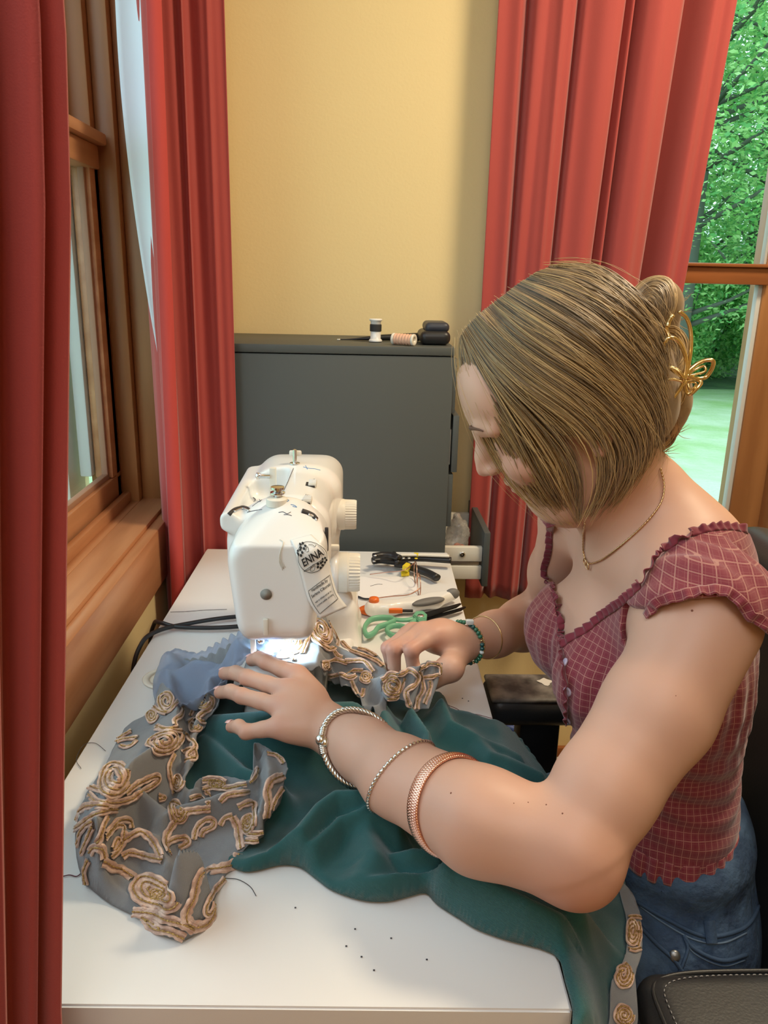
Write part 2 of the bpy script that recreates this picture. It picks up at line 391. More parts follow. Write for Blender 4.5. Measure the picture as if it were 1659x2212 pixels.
# the open drawer
dr = bx('drawer_front', (.268, .281, 1.566, 1.818, .655, .775), M['cab'], cb, .0015)
bx('drawer_side', (.10, .2675, 1.574, 1.588, .708, .740), M['white2'], dr, .002)
bx('drawer_side', (.10, .2675, 1.574, 1.584, .668, .698), M['white2'], dr, .002)
bx('drawer_runner', (.11, .262, 1.576, 1.584, .698, .707), mat('steel_runner', (.5, .5, .5), .35, 1), dr, .001)
bx('drawer_side', (.10, .2675, 1.79, 1.804, .668, .75), M['white2'], dr, .002)
bx('drawer_bottom', (.10, .2675, 1.588, 1.79, .668, .676), M['white2'], dr, .001)
V, F = lathe([(.0001, 0), (.006, 0), (.0065, .002), (.004, .003), (.0001, .001)], 16, 'Y')
meshnp('screw', V * [1, -1, 1] + np.array([.225, 1.574, .724]), [f[::-1] for f in F], M['chrome'], dr)
cl = mat('clear_plastic', (.9, .88, .86), .1, Transmission_Weight=.7, Alpha=.55)
tb = empty('plastic_bag', (.235, 1.66, .68), 'clear plastic bag with orange beads in the open drawer', 'bag')
F_ = Field((.19, 1.60, .67), (.265, 1.76, .80), .004)
F_.chain([(.215, 1.64, .70), (.225, 1.66, .745), (.22, 1.65, .785)], [.022, .024, .008], .01); F_.chain([(.235, 1.70, .70), (.24, 1.70, .75)], [.02, .012], .01)
V, Q = F_.mesh(); V += (rng.random(V.shape) - .5) * .003; meshnp('film', V, Q, cl, tb, False)
for i in range(14):
    V, F = lathe([(.0005, -.006), (.005, -.003), (.005, .003), (.0005, .006)], 8)
    meshnp('bead', V + np.array([.213 + rng.random() * .02, 1.625 + rng.random() * .04, .70 + rng.random() * .022]), F, mat('orange_bead', srgb(206, 110, 70), .4) if i == 0 else bpy.data.materials['orange_bead'], tb)

# ---------------------------------------------------------------- curtains
def sheet(name, top, bot, z0, z1, folds, m, parent=None, ns=140, nt=60, amp=(1, 1), extra=None, thick=.0016):
    top = resample(catmull(top, 10), ns); bot = resample(catmull(bot, 10), ns); s = np.linspace(0, 1, ns); t = np.linspace(0, 1, nt)
    V = np.zeros((nt, ns, 3))
    for i, tt in enumerate(t):
        P = top * (1 - tt) + bot * tt; T = np.gradient(P, axis=0); T /= np.linalg.norm(T, axis=1)[:, None]; N = np.stack([T[:, 1], -T[:, 0]], 1)
        a = (amp[0] * (1 - tt) + amp[1] * tt) * folds(s, tt)
        V[i, :, :2] = P + N * a[:, None]; V[i, :, 2] = z1 + (z0 - z1) * tt
        if extra is not None: V[i] = extra(V[i], s, tt)
    ii, jj = np.meshgrid(np.arange(nt - 1), np.arange(ns - 1), indexing='ij'); a = (ii * ns + jj).ravel()
    o = meshnp(name, V.reshape(-1, 3), np.stack([a, a + ns, a + ns + 1, a + 1], 1), m, parent)
    if thick:
        md = o.modifiers.new('solid', 'SOLIDIFY'); md.thickness = thick
    return o, V
def sstep0(x, a, b): t = np.clip((x - a) / (b - a), 0, 1); return t * t * (3 - 2 * t)
def creases(cs, seed=0):
    # cs: (position, half width, depth) of each inward crease
    def f(s, t):
        y = np.zeros_like(s)
        for i, (p, w, d) in enumerate(cs):
            c = p + .010 * math.sin(2.3 * t + i * 1.7 + seed); y += d * np.exp(-np.abs((s - c) / w) ** 1.7)
        return y + .004 * np.sin(s * 23 + t * 2.0 + seed) + .0025 * np.sin(s * 57 - t * 3)
    return f
# right curtain hanging in front of the far window
cs = [(.12, .018, .035), (.2, .03, .012), (.345, .012, .03), (.27, .02, -.012), (.47, .05, -.012), (.54, .016, .04), (.60, .014, .045), (.68, .05, -.012), (.83, .040, .075), (.91, .03, -.01), (.965, .02, .006)]
c3, _ = sheet('curtain', [(.268, 1.765), (.52, 1.750), (.770, 1.775)], [(.262, 1.755), (.48, 1.745), (.650, 1.76)], .55, 2.3, creases(cs), M['red'], ns=220, nt=50, amp=(-1, -1.1))
tag(c3, 'long red curtain hanging beside the far window behind the seated person', 'curtain', 'red curtains')
# far curtain of the left window, with its white lining
cu = empty('curtain', (-.33, 1.5, .3), 'red curtain with white lining between the left window and the cream wall', 'curtain', 'red curtains')
cs = [(.155, .012, .028), (.30, .09, -.018), (.50, .07, -.010), (.66, .012, .016), (.75, .05, -.012), (.88, .03, .014)]
a0 = at(322, 0, Y=1.40); a1 = at(374, 1230, Y=1.40); b0 = at(487, 0, Y=1.535); b1 = at(526, 1150, Y=1.535)
def ex(x, z, A, B): return A[0] + (B[0] - A[0]) * (z - A[2]) / (B[2] - A[2])
Z0, Z1 = .30, 2.3
c2, _ = sheet('drape', [(ex(0, Z1, a0, a1), 1.40), (-.355, 1.46), (-.30, 1.51), (ex(0, Z1, b0, b1), 1.535)], [(ex(0, Z0, a0, a1), 1.40), (-.350, 1.47), (-.325, 1.52), (ex(0, Z0, b0, b1) - .01, 1.537)], Z0, Z1, creases(cs, 2), M['red'], cu, ns=160, amp=(.9, .8))
n = 40; ys = np.linspace(0, 1, n); A = []; B = []
Bp = resample(catmull([(246, -60), (254, 100), (266, 250), (288, 440), (318, 640), (345, 790), (361, 880)], 8), n)
for k in range(n):
    py = Bp[k, 1]; px = np.interp(py, [0, 1230], [322, 374]); A.append(at(px + 5, py, Y=1.412)); B.append(at(Bp[k, 0], py, Y=1.44))
A = np.array(A); B = np.array(B); V = np.zeros((n, 9, 3))
for j in range(9):
    u = j / 8; V[:, j] = A * (1 - u) + B * u; V[:, j, 1] += .012 * math.sin(u * math.pi)
ii, jj = np.meshgrid(np.arange(n - 1), np.arange(8), indexing='ij'); a = (ii * 9 + jj).ravel()
lo = meshnp('lining', V.reshape(-1, 3), np.stack([a, a + 9, a + 10, a + 1], 1), M['lining'], cu); lo.modifiers.new('s', 'SOLIDIFY').thickness = .001
# leading hem band of that curtain
n = 40; H0 = []; H1 = []
for z in np.linspace(2.3, .32, n):
    x = ex(0, z, a0, a1); H0.append((x, 1.396, z)); H1.append((x + .021, 1.404, z))
V = np.stack([np.array(H0), np.array(H1)], 1).reshape(-1, 3) + np.array([-.001, -.009, 0]); a = np.arange(n - 1) * 2
hb = meshnp('hem_band', V, np.stack([a, a + 2, a + 3, a + 1], 1), M['red2'], cu, False); hb.modifiers.new('s', 'SOLIDIFY').thickness = .003
# near curtain at the left edge of the picture
def nx(s, t): return sstep0(s, .55, .8) * (.011 * np.sin(s * 118 + 1.2 * t) + .006 * np.sin(s * 203 - 1.5 * t + 1)) + .010 * np.sin(s * 31 + .8 * t) + .006 * np.sin(s * 67 + 2 * t + 1) + .014 * np.exp(-((s - .80 - .03 * t) / .02) ** 2) + .012 * np.exp(-((s - .66 + .1 * t) / .018) ** 2)
e0 = at(100, 0, Y=.40); e1 = at(131, 450, Y=.41); e2 = at(136, 1400, Y=.42); e3 = at(138, 2200, Y=.43)
EZ = np.array([e3[2], e2[2], e1[2], e0[2]]); EX = np.array([e3[0], e2[0], e1[0], e0[0]])
def edge(Vr, s, t):
    z = Vr[0, 2]; x1 = np.interp(z, EZ, EX); Vr = Vr.copy(); Vr[:, 0] += (x1 - Vr[-1, 0]) * s ** 2; return Vr
c1, _ = sheet('curtain', [(-.35, .02), (-.29, .20), (-.20, .36), (-.17, .41)], [(-.36, .02), (-.33, .20), (-.27, .36), (-.22, .43)], .30, 2.3, nx, M['red'], ns=150, nt=80, extra=edge)
tag(c1, 'red curtain closest to the viewer hanging at the near end of the desk', 'curtain', 'red curtains')
# ---------------------------------------------------------------- outdoors
lawn_m = mat('lawn_grass', srgb(150, 186, 120), .9, var=srgb(190, 208, 176), vscale=1.2, bump=.8, bscale=15, dist=.05)
bm = bmesh.new(); bmesh.ops.create_grid(bm, x_segments=30, y_segments=30, size=45)
for v in bm.verts: v.co = Vector((v.co.x, v.co.y + 30, -.5 + .08 * math.sin(v.co.x * .4) * math.cos(v.co.y * .3)))
tag(obj('lawn', bm, lawn_m, None, True), None, None, None, 'structure')
leafm = []
for c in [(165, 215, 135), (190, 228, 160), (126, 190, 122)]:
    lm = mat('spring_leaves', srgb(*c), .6, Specular_IOR_Level=.2); n_ = lm.node_tree; b = n_.nodes['Principled BSDF']; tr = n_.nodes.new('ShaderNodeBsdfTranslucent'); tr.inputs[0].default_value = (*srgb(*c), 1)
    mx = n_.nodes.new('ShaderNodeMixShader'); mx.inputs[0].default_value = .6; o_ = n_.nodes['Material Output']
    n_.links.new(b.outputs[0], mx.inputs[1]); n_.links.new(tr.outputs[0], mx.inputs[2]); n_.links.new(mx.outputs[0], o_.inputs[0]); leafm.append(lm)
bark = mat('bark', srgb(88, 92, 84), .9, bump=.5, bscale=20)
def tree(x, y, h, cr, nl, lab, grp, r, low=.0):
    t = empty('tree', (x, y, -.5), lab, 'tree', grp); parts = []
    P = catmull([(x, y, -.5), (x + r.normal() * .15, y, h * .35), (x + r.normal() * .3, y + .1, h * .7), (x + r.normal() * .3, y, h)], 5)
    parts.append(tube_np(P, np.linspace(.16, .03, len(P)), 7)); tips = []
    for k in range(26):
        z = h * (.06 + .86 * r.random()); a = r.random() * 6.28; L = cr * (.6 + .5 * r.random()); b0 = np.array([np.interp(z, P[:, 2], P[:, 0]), y, z])
        b1 = b0 + np.array([math.cos(a) * L * .5, math.sin(a) * L * .5, L * .2]); b2 = b0 + np.array([math.cos(a) * L, math.sin(a) * L, L * .35 + .2])
        parts.append(tube_np(np.array([b0, b1, b2]), [.045, .028, .01], 5)); tips += [b1, b2, (b1 + b2) / 2]
    V, F = merge(parts); meshnp('trunk', V, F, bark, t)
    tips = np.array(tips); c = tips[r.integers(0, len(tips), nl // 14)] + r.normal(size=(nl // 14, 3)) * [.55, .55, .30]
    c = np.repeat(c, 14, 0) + r.normal(size=(len(c) * 14, 3)) * [.28, .28, .09]; nl = len(c)
    d1 = r.normal(size=(nl, 3)); d1[:, 2] *= .4; d1 /= np.linalg.norm(d1, axis=1)[:, None]; d2 = np.cross(d1, r.normal(size=(nl, 3)) * [.5, .5, 1]); d2 /= np.linalg.norm(d2, axis=1)[:, None]
    s = (.03 + .035 * r.random(nl))[:, None]
    V = np.stack([c - d1 * s, c + d2 * s * .5, c + d1 * s, c - d2 * s * .5], 1).reshape(-1, 3)
    o = meshnp('foliage', V, np.arange(nl * 4).reshape(-1, 4), leafm, t, False); o['kind'] = 'stuff'
    o.data.polygons.foreach_set('material_index', r.integers(0, 3, nl).astype(np.int32))
bm = bmesh.new(); bmesh.ops.create_grid(bm, x_segments=30, y_segments=16, size=1)
for v in bm.verts: v.co = Vector((v.co.x * 40, 13.6 + (v.co.y + 1) * 22, -.46 + .05 * math.sin(v.co.x * 30) + (v.co.y + 1) * 2.2))
tag(obj('forest_floor', bm, mat('forest_floor', srgb(96, 128, 84), .95, var=srgb(70, 96, 66), vscale=2, bump=.8, bscale=6, dist=.1), None, True), None, None, None, 'structure')
def shrub(x, y, h, wd, nl, r):
    t = empty('shrub', (x, y, -.5), 'low green shrub at the edge of the lawn outside the far window', 'shrub', 'shrubs at the lawn edge'); parts = []
    for k in range(7):
        a = r.random() * 6.28; parts.append(tube_np(np.array([(x, y, -.5), (x + .3 * math.cos(a) * wd, y + .3 * math.sin(a) * wd, h * .3 - .5), (x + .8 * math.cos(a) * wd, y + .8 * math.sin(a) * wd, h * .8 - .5)]), [.03, .02, .006], 5))
    V, F = merge(parts); meshnp('stems', V, F, bark, t)
    c = r.normal(size=(nl, 3)); c /= np.linalg.norm(c, axis=1)[:, None]; c *= (.55 + .45 * r.random((nl, 1))); c = c * [wd, wd * .7, h * .55] + [x, y, h * .5 - .5]; c[:, 2] = np.maximum(c[:, 2], -.42)
    d1 = r.normal(size=(nl, 3)); d1 /= np.linalg.norm(d1, axis=1)[:, None]; d2 = np.cross(d1, r.normal(size=(nl, 3))); d2 /= np.linalg.norm(d2, axis=1)[:, None]; s = (.03 + .03 * r.random(nl))[:, None]
    V = np.stack([c - d1 * s, c + d2 * s * .5, c + d1 * s, c - d2 * s * .5], 1).reshape(-1, 3); o = meshnp('foliage', V, np.arange(nl * 4).reshape(-1, 4), leafm, t, False); o['kind'] = 'stuff'; o.data.polygons.foreach_set('material_index', r.integers(0, 3, nl).astype(np.int32))
r = np.random.default_rng(3)
for i in range(9): shrub(3.4 + i * .95 + r.random() * .3, 13.8 + (i % 2) * .9, 2.0 + r.random() * 1.0, .8, 8000, r)
spots = [(5.0, 12.5, 7.5), (6.6, 13.0, 8), (8.3, 12.2, 7), (6.0, 15.5, 9), (7.6, 16, 9.5), (9.6, 15.4, 9), (4.6, 17, 9), (6.9, 19, 10.5), (9.0, 20, 11), (11.2, 19, 10), (5.4, 22, 12), (3.2, 14.5, 8)]
for i, (x, y, h) in enumerate(spots):
    tree(x, y, h, 1.9, 15000, 'green leafy tree at the edge of the lawn outside the far window' if i < 3 else 'green woodland tree behind the lawn outside the far window', 'trees at the lawn edge' if i < 3 else 'woodland trees outside', r)
tree(-9, 9, 6, 2.2, 2500, 'green tree outside the left window', None, r)
# ---------------------------------------------------------------- sewing machine
sm = empty('sewing_machine', (-.085, 1.0, .75), 'white sewing machine with two ribbed dials standing on the white desk', 'sewing machine')
def halfcut(F, p, n, k=.006):
    p = np.array(p, float); n = np.array(n, float); n /= np.linalg.norm(n)
    d = (np.stack(np.meshgrid(*F.ax, indexing='ij'), -1) - p) @ n; o = F.d; hh = np.maximum(k - np.abs(o - d), 0) / k
    F.d = (np.maximum(o, d) + hh * hh * k * .25).astype(np.float32)
# head with cover
Fh = Field((-.17, .81, .86), (0, .93, 1.06), .0017)
Fh.rbox((-.089, .885, .955), (.061, .056, .082), .030)
halfcut(Fh, (-.150, .85, .985), (-1, 0, -.16), .016); halfcut(Fh, (-.027, .85, .985), (1, 0, -.20), .016)
halfcut(Fh, (-.089, .832, .99), (0, -1, .04), .003); halfcut(Fh, (-.089, .829, .994), (0, -.62, 1), .0025)
halfcut(Fh, (-.142, .86, .994), (-.8, 0, 1), .02); halfcut(Fh, (-.040, .86, 1.012), (.8, 0, 1), .02)
halfcut(Fh, (-.089, .908, .99), (0, 1, 0), .002)
hV, hQ = Fh.mesh(1); head = meshnp('head_cover', hV, hQ, M['white'], sm); hB = bvh(hV, hQ)
# arm and pillar
Fa = Field((-.19, .90, .74), (.03, 1.22, 1.06), .002)
Fa.rbox((-.094, 1.05, .975), (.064, .142, .052), .028)
halfcut(Fa, (-.145, 1, 1.0), (-.75, 0, 1), .02); halfcut(Fa, (-.032, 1, 1.012), (.9, 0, 1), .018); halfcut(Fa, (-.08, 1.19, 1.0), (0, .6, 1), .02)
Fa.rbox((-.080, 1.125, .885), (.055, .066, .135), .022, k=.03)
Fa.rbox((-.066, 1.125, .79), (.068, .066, .039), .018, k=.05)
Fa.rbox((-.066, 1.115, .755), (.070, .075, .006), .005, k=.03)
Fa.rbox((-.152, 1.03, .998), (.010, .125, .012), .009, k=.012)        # carrying lip along the back
Fa.rbox((-.117, 1.005, 1.022), (.026, .062, .034), .012, cut=True, k=.004)   # recess behind the crown
halfcut(Fa, (-.089, .910, .99), (0, -1, 0), .002)
aV, aQ = Fa.mesh(1); arm = meshnp('arm_and_pillar', aV, aQ, M['white'], sm); aB = bvh(aV, aQ)
Fb = Field((-.15, .78, .74), (.02, 1.2, .86), .0025)
Fb.rbox((-.092, .965, .810), (.042, .110, .024), .014); Fb.rbox((-.070, 1.1, .765), (.07, .09, .014), .01, k=.02); Fb.rbox((-.085, .98, .762), (.05, .115, .011), .008, k=.01)
V, Q = Fb.mesh(1); meshnp('free_arm', V, Q, M['white'], sm)
def on(px, py, off=0):
    h = hit(aB, px, py, off); g = hit(hB, px, py, off)
    if h is None or (g is not None and np.linalg.norm(g[0] - CAM) < np.linalg.norm(h[0] - CAM)): return g if g is not None else h
    return h
# dials
def dial(name, c, r, parent):
    prof = [(r * .98, 0), (r * 1.02, .003), (r * 1.02, .015), (r * .995, .016), (r * .995, .0175)]
    V, F = lathe(prof, 40, 'X'); o = meshnp(name, V + c, F, M['white2'], parent); sharp(o)
    n = 72; a = np.arange(n) / n * 2 * np.pi; rr = np.where(np.arange(n) % 2 == 0, r * .99, r * .95); bm = bmesh.new()
    r0 = [bm.verts.new((c[0] + x, c[1] + rr[i] * math.cos(a[i]) * k, c[2] + rr[i] * math.sin(a[i]) * k)) for x, k in ((.0175, 1), (.030, .985), (.033, .94)) for i in range(n)]
    for s in range(2):
        for i in range(n): bm.faces.new([r0[s * n + i], r0[s * n + (i + 1) % n], r0[(s + 1) * n + (i + 1) % n], r0[(s + 1) * n + i]])
    bm.faces.new(r0[2 * n:]); obj('ribbed_grip', bm, M['white2'], o, angle=25)
dial('pattern_dial', np.array([-.032, 1.075, .960]), .0215, sm)
dial('stitch_length_dial', np.array([-.026, 1.075, .873]), .0285, sm)
V, F = lathe([(.027, -.012), (.029, -.006), (.030, .002)], 36, 'X'); meshnp('dial_collar', V + np.array([-.026, 1.075, .873]), F, M['white'], sm)
V, F = lathe([(.020, -.010), (.022, .002)], 36, 'X'); meshnp('dial_collar', V + np.array([-.032, 1.075, .960]), F, M['white'], sm)
h = on(716, 1183, .001)
bx('reverse_lever', (h[0][0] - .008, h[0][0] + .009, h[0][1] - .004, h[0][1] + .004, h[0][2] - .004, h[0][2] + .004), M['white2'], sm, .002)
h = on(706, 1165, .0006); bx('lever_slot', (h[0][0] - .003, h[0][0] + .0012, h[0][1] - .002, h[0][1] + .002, h[0][2] - .014, h[0][2] + .014), M['dark'], sm, .0008)
# top fittings
def peg(px, py, prof, m, name, up=(0, 0, 1), seg=20, off=0):
    h = on(px, py, off); q = Vector(up).to_track_quat('Z', 'Y').to_matrix(); V, F = lathe(prof, seg); V = V @ np.array(q).T + h[0]; return sharp(meshnp(name, V, F, m, sm))
peg(637, 1002, [(.007, 0), (.007, .0015), (.0028, .002), (.0028, .020), (.0001, .021)], M['chrome'], 'spool_pin')
p0 = on(637, 1002)[0]; bx('spool_pin_catch', (p0[0] - .008, p0[0] + .009, p0[1] + .002, p0[1] + .007, p0[2] + .010, p0[2] + .018), M['white2'], sm, .002)
peg(598, 1084, [(.0125, -.004), (.0125, .004), (.011, .005), (.005, .005)], M['white2'], 'tension_base')
peg(600, 1079, [(.004, 0), (.0085, .0015), (.0085, .0028), (.004, .004), (.004, .006), (.0088, .0075), (.0088, .009), (.0045, .0105), (.0045, .012), (.008, .0128), (.008, .0155), (.001, .0165)], M['chrome'], 'bobbin_tension_disc')
for (x, y), nm in (((674, 1048), 'width_slider'), ((663, 1084), 'tension_slider')):
    h = on(x, y, .0003); c = h[0]
    bx('slider_slot', (c[0] - .0085, c[0] + .004, c[1] - .010, c[1] + .010, c[2] - .001, c[2] + .0015), M['dark'], sm, .0006)
    s_ = bx(nm, (c[0] - .0045, c[0] + .006, c[1] - .009, c[1] + .009, c[2] - .001, c[2] + .0045), M['white2'], sm, .001)
    for i in range(6): bx('ridge', (c[0] - .004, c[0] + .0055, c[1] - .0078 + i * .003, c[1] - .0064 + i * .003, c[2] + .0045, c[2] + .0056), M['white'], s_, .0003)
# bobbin winder stop and pin inside the recess
bx('winder_plate', (-.116, -.107, 1.035, 1.042, .99, 1.035), M['white2'], sm, .0015)
V, F = lathe([(.003, 0), (.003, .013), (.0045, .014), (.0045, .018), (.002, .019)], 16, 'X'); meshnp('winder_pin', V * [-1, 1, 1] + np.array([-.115, 1.035, 1.024]), [f[::-1] for f in F], M['chrome'], sm)
bx('recess_floor_line', (-.138, -.096, .99, .9915, .9885, .9895), M['dark'], sm, .0003)
# print and seam lines drawn along the surface
def sline(pts, r, m, name='printed_line', off=.0002, n=30):
    P = [on(x, y, off) for x, y in resample(catmull(pts, 8), n)]; P = np.array([p[0] for p in P if p is not None])
    if len(P) > 3: return tube(name, P, r, m, sm, 5)
ink = mat('grey_print', (.12, .12, .14), .5); inkb = mat('blue_print', srgb(90, 140, 190), .5)
sline([(634, 1012), (618, 1050), (608, 1070)], .0005, ink, 'seam_line'); sline([(598, 1086), (596, 1096)], .0005, ink, 'seam_line')
for pts in ([(551, 1080), (546, 1074), (552, 1079), (548, 1084)], [(557, 1084), (563, 1083), (560, 1079)], [(545, 1094), (556, 1086), (566, 1080)], [(602, 1107), (612, 1106), (620, 1110), (628, 1106)], [(613, 1112), (622, 1112), (630, 1114)], [(534, 1107), (550, 1103), (566, 1101)]):
    sline(pts, .00045, ink, n=14)
for pts in ([(618, 1079), (624, 1081), (620, 1084)], [(628, 1090), (636, 1092), (641, 1096), (632, 1094)], [(655, 1009), (668, 1012), (680, 1013), (692, 1016)], [(660, 1006), (664, 1014)]): sline(pts, .00045, inkb, n=14)
for i in range(3): sline([(661 + i * 4, 1068 + i), (660 + i * 4, 1075 + i)], .0004, ink, n=5)
sline([(675, 1036), (680, 1035), (677, 1039), (675, 1036)], .0004, ink, n=10)
# thread guides: dark slots with chrome hooks on both sides of the cover
for pts, rr in (([(494, 1112), (503, 1103), (514, 1098), (528, 1096), (537, 1101)], .0028), ([(652, 1104), (664, 1108), (676, 1114), (682, 1121)], .004)):
    P = [on(x, y, -.0008) for x, y in resample(catmull(pts, 8), 24)]; P = np.array([p[0] for p in P if p is not None]); tube('thread_slot', P, rr, M['dark'], sm, 8)
    P = [on(x + 2, y + 4, .001) for x, y in resample(catmull(pts[1:], 8), 20)]; P = np.array([p[0] for p in P if p is not None]); tube('thread_guide', P, .0014, M['chrome'], sm, 8)
# groove between cover and arm
# face details: screw hole, thread cutter, needle side
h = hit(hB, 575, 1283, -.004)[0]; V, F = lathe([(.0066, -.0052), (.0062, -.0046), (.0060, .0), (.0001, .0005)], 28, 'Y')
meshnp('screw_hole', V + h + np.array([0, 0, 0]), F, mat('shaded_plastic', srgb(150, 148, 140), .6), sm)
h = hit(hB, 575, 1352, .0012)[0]; bx('thread_cutter', (h[0] - .0028, h[0] + .0028, h[1] - .004, h[1] + .0008, h[2] - .010, h[2] + .010), M['white2'], sm, .001)
h = hit(hB, 494, 1210, 0)
# presser mechanism below the head
led = mat('work_lamp_lens', (1, 1, 1), .3, Emission_Strength=9.0); led.node_tree.nodes['Principled BSDF'].inputs['Emission Color'].default_value = (.75, .9, 1, 1)
bx('work_lamp', (-.095, -.078, .855, .885, .872, .879), led, sm, .002)
l_ = area('work_lamp_light', (-.088, .868, .868), (-.078, .885, .80),   .018, .32, (.55, .82, 1.0)); l_.parent = sm; l_.matrix_parent_inverse = Matrix.Translation(-sm.location)
bx('presser_bar', (-.113, -.108, .880, .885, .852, .90), M['chrome'], sm, .001)
V, F = lathe([(.0045, 0), (.0045, .018), (.003, .02), (.003, .035)], 16); meshnp('needle_clamp', V + np.array([-.102, .873, .864]), F, M['chrome'], sm)
tube('needle', [(-.102, .873, .868), (-.102, .873, .846)], .0007, M['chrome'], sm, 6)
bx('presser_foot', (-.120, -.100, .862, .892, .846, .850), M['chrome'], sm, .0012)
bx('needle_threader', (-.123, -.117, .862, .870, .850, .888), M['white2'], sm, .001)
bx('foot_lever', (-.132, -.127, .90, .91, .845, .885), M['white2'], sm, .0015)
V, F = lathe([(.002, -.006), (.004, -.004), (.004, .004), (.002, .006)], 12, 'Y'); meshnp('clamp_screw', V + np.array([-.110, .862, .868]), F, M['chrome'], sm)

# satin label caught on the head, printed
lab = mat('satin_label', srgb(236, 234, 228), .28, Sheen_Weight=.3); inkm = mat('label_ink', (.02, .02, .02), .7)
# label surface: centre line points in the picture with width, hung just in front of the head
LL = catmull([(628, 1166), (640, 1200), (650, 1240), (662, 1285), (672, 1308), (692, 1337)], 8); LR = catmull([(672, 1154), (704, 1190), (716, 1238), (726, 1275), (734, 1290), (750, 1311)], 8)
LL = resample(LL, 34); LR = resample(LR, 34); V = np.zeros((34, 11, 3))
for i in range(34):
    for j in range(11):
        u = j / 10; p = LL[i] * (1 - u) + LR[i] * u; hh = hit(hB, p[0], p[1], .0015); y = .826 + .030 * max(0, u - .62) + .010 * max(0, i / 33 - .75)
        if hh is not None and i < 6: y = min(hh[0][1], .86)
        V[i, j] = at(p[0], p[1], Y=y - .002 * math.sin(i * .3) * u)
for _ in range(6): V[1:-1, 1:-1] = .5 * V[1:-1, 1:-1] + .125 * (V[:-2, 1:-1] + V[2:, 1:-1] + V[1:-1, :-2] + V[1:-1, 2:])
ii, jj = np.meshgrid(np.arange(33), np.arange(10), indexing='ij'); a = (ii * 11 + jj).ravel(); LF = np.stack([a, a + 1, a + 12, a + 11], 1)
sl = empty('cloth_label', V[16, 5], 'white satin label printed ENNA hanging from the front of the sewing machine', 'label')
lo = meshnp('satin_strip', V.reshape(-1, 3), LF, lab, sl); lo.modifiers.new('s', 'SOLIDIFY').thickness = .0004
LG = V
def lpos(u, v, off=.0014):
    # label coordinates: u across 0..1, v down 0..1
    a = np.clip(v, 0, 1) * 33; b = np.clip(u, 0, 1) * 10; i = min(int(a), 32); j = min(int(b), 9); fa = a - i; fb = b - j
    p = (LG[i, j] * (1 - fb) + LG[i, j + 1] * fb) * (1 - fa) + (LG[i + 1, j] * (1 - fb) + LG[i + 1, j + 1] * fb) * fa
    n = np.cross(LG[i + 1, j] - LG[i, j], LG[i, j + 1] - LG[i, j]); n /= np.linalg.norm(n); n = n if n[1] < 0 else -n
    return p + n * off
def ltext(s, u0, v0, size, wide, rot=0, bold=.0, name='printed_text', fw=None):
    cu_ = bpy.data.curves.new('t', 'FONT'); cu_.body = s; cu_.size = 1; cu_.align_x = 'CENTER'; cu_.align_y = 'CENTER'; cu_.offset = bold; cu_.resolution_u = 3
    o = bpy.data.objects.new('t', cu_); COL.objects.link(o); dg = bpy.context.evaluated_depsgraph_get(); me = bpy.data.meshes.new_from_object(o.evaluated_get(dg)); bpy.data.objects.remove(o)
    c = np.zeros(len(me.vertices) * 3); me.vertices.foreach_get('co', c); c = c.reshape(-1, 3); w = np.ptp(c[:, 0]); k = wide / w
    X = c[:, 0] * k; Y = c[:, 1] * size; cr, sr = math.cos(rot), math.sin(rot)
    out = np.array([lpos(u0 + x * cr - y * sr * 1.0, v0 - (x * sr * .32 + y * cr)) for x, y in zip(X, Y)])
    me.vertices.foreach_set('co', out.ravel()); return link(name, me, inkm, sl, False)
ltext('ENNA', .50, .285, .135, .74, .22, .02)
ltext('Handmade by', .50, .625, .052, .60, .25, .012); ltext('Serlena Ciborski', .50, .685, .052, .72, .25, .012)
ltext('wash on delicate and air dry', .50, .765, .034, .66, .25, .01); ltext('to prevent puddles and fading', .50, .81, .034, .68, .25, .01)
def lcurve(pts, r=.00028, closed=False, name='printed_line'): return tube(name, [lpos(u, v) for u, v in pts], r, inkm, sl, 4, closed)
lcurve([(.5 + .47 * math.cos(t), .27 + .185 * math.sin(t)) for t in np.linspace(0, 6.283, 48, endpoint=False)], closed=True)
rk = .08
lcurve([(.1 + .8 * x, .555 + rk * (1 - x) + 0 * x) for x in np.linspace(0, 1, 14)] + [(.9, .555 + y * .30) for y in np.linspace(0, 1, 14)][1:] + [(.9 - .8 * x, .855 + rk * x) for x in np.linspace(0, 1, 14)][1:] + [(.1, .935 - y * .30) for y in np.linspace(0, 1, 14)][1:-1], closed=True)
lcurve([(.12 + .7 * x, .375 - .055 * x + .02) for x in np.linspace(0, 1, 14)])
lcurve(catmull([(.12, .40), (.3, .40), (.5, .38), (.45, .43), (.33, .42), (.42, .37), (.62, .36)], 6)); lcurve(catmull([(.58, .13), (.7, .15), (.74, .18), (.82, .16)], 6)); lcurve(catmull([(.35, .19), (.5, .15), (.48, .2), (.4, .2)], 6))
def lflower(u, v, s):
    parts = []
    for k in range(5):
        a = k * 1.2566 + .3; c = (u + s * math.cos(a), v + s * .38 * math.sin(a)); ring = [lpos(c[0] + s * .52 * math.cos(t), c[1] + s * .2 * math.sin(t), .0015) for t in np.linspace(0, 6.283, 9)[:-1]]
        parts.append((np.array(ring), [tuple(range(8))]))
    V, F = merge(parts); meshnp('printed_flower', V, F, inkm, sl, False)
lflower(.17, .18, .085); lflower(.36, .12, .095); lflower(.66, .400, .08); lflower(.83, .36, .07)
# loose white thread tail on the head
h = [hit(hB, x, y, .0006)[0] for x, y in resample(catmull([(604, 1166), (612, 1172), (606, 1190), (604, 1210), (612, 1228)], 6), 16)]
for k in range(5): tube('frayed_thread', np.array(h) + np.outer(np.linspace(0, 1, 16), (rng.random(3) - .5) * [.006, 0, .004]), .0003, M['white2'], sl, 4)

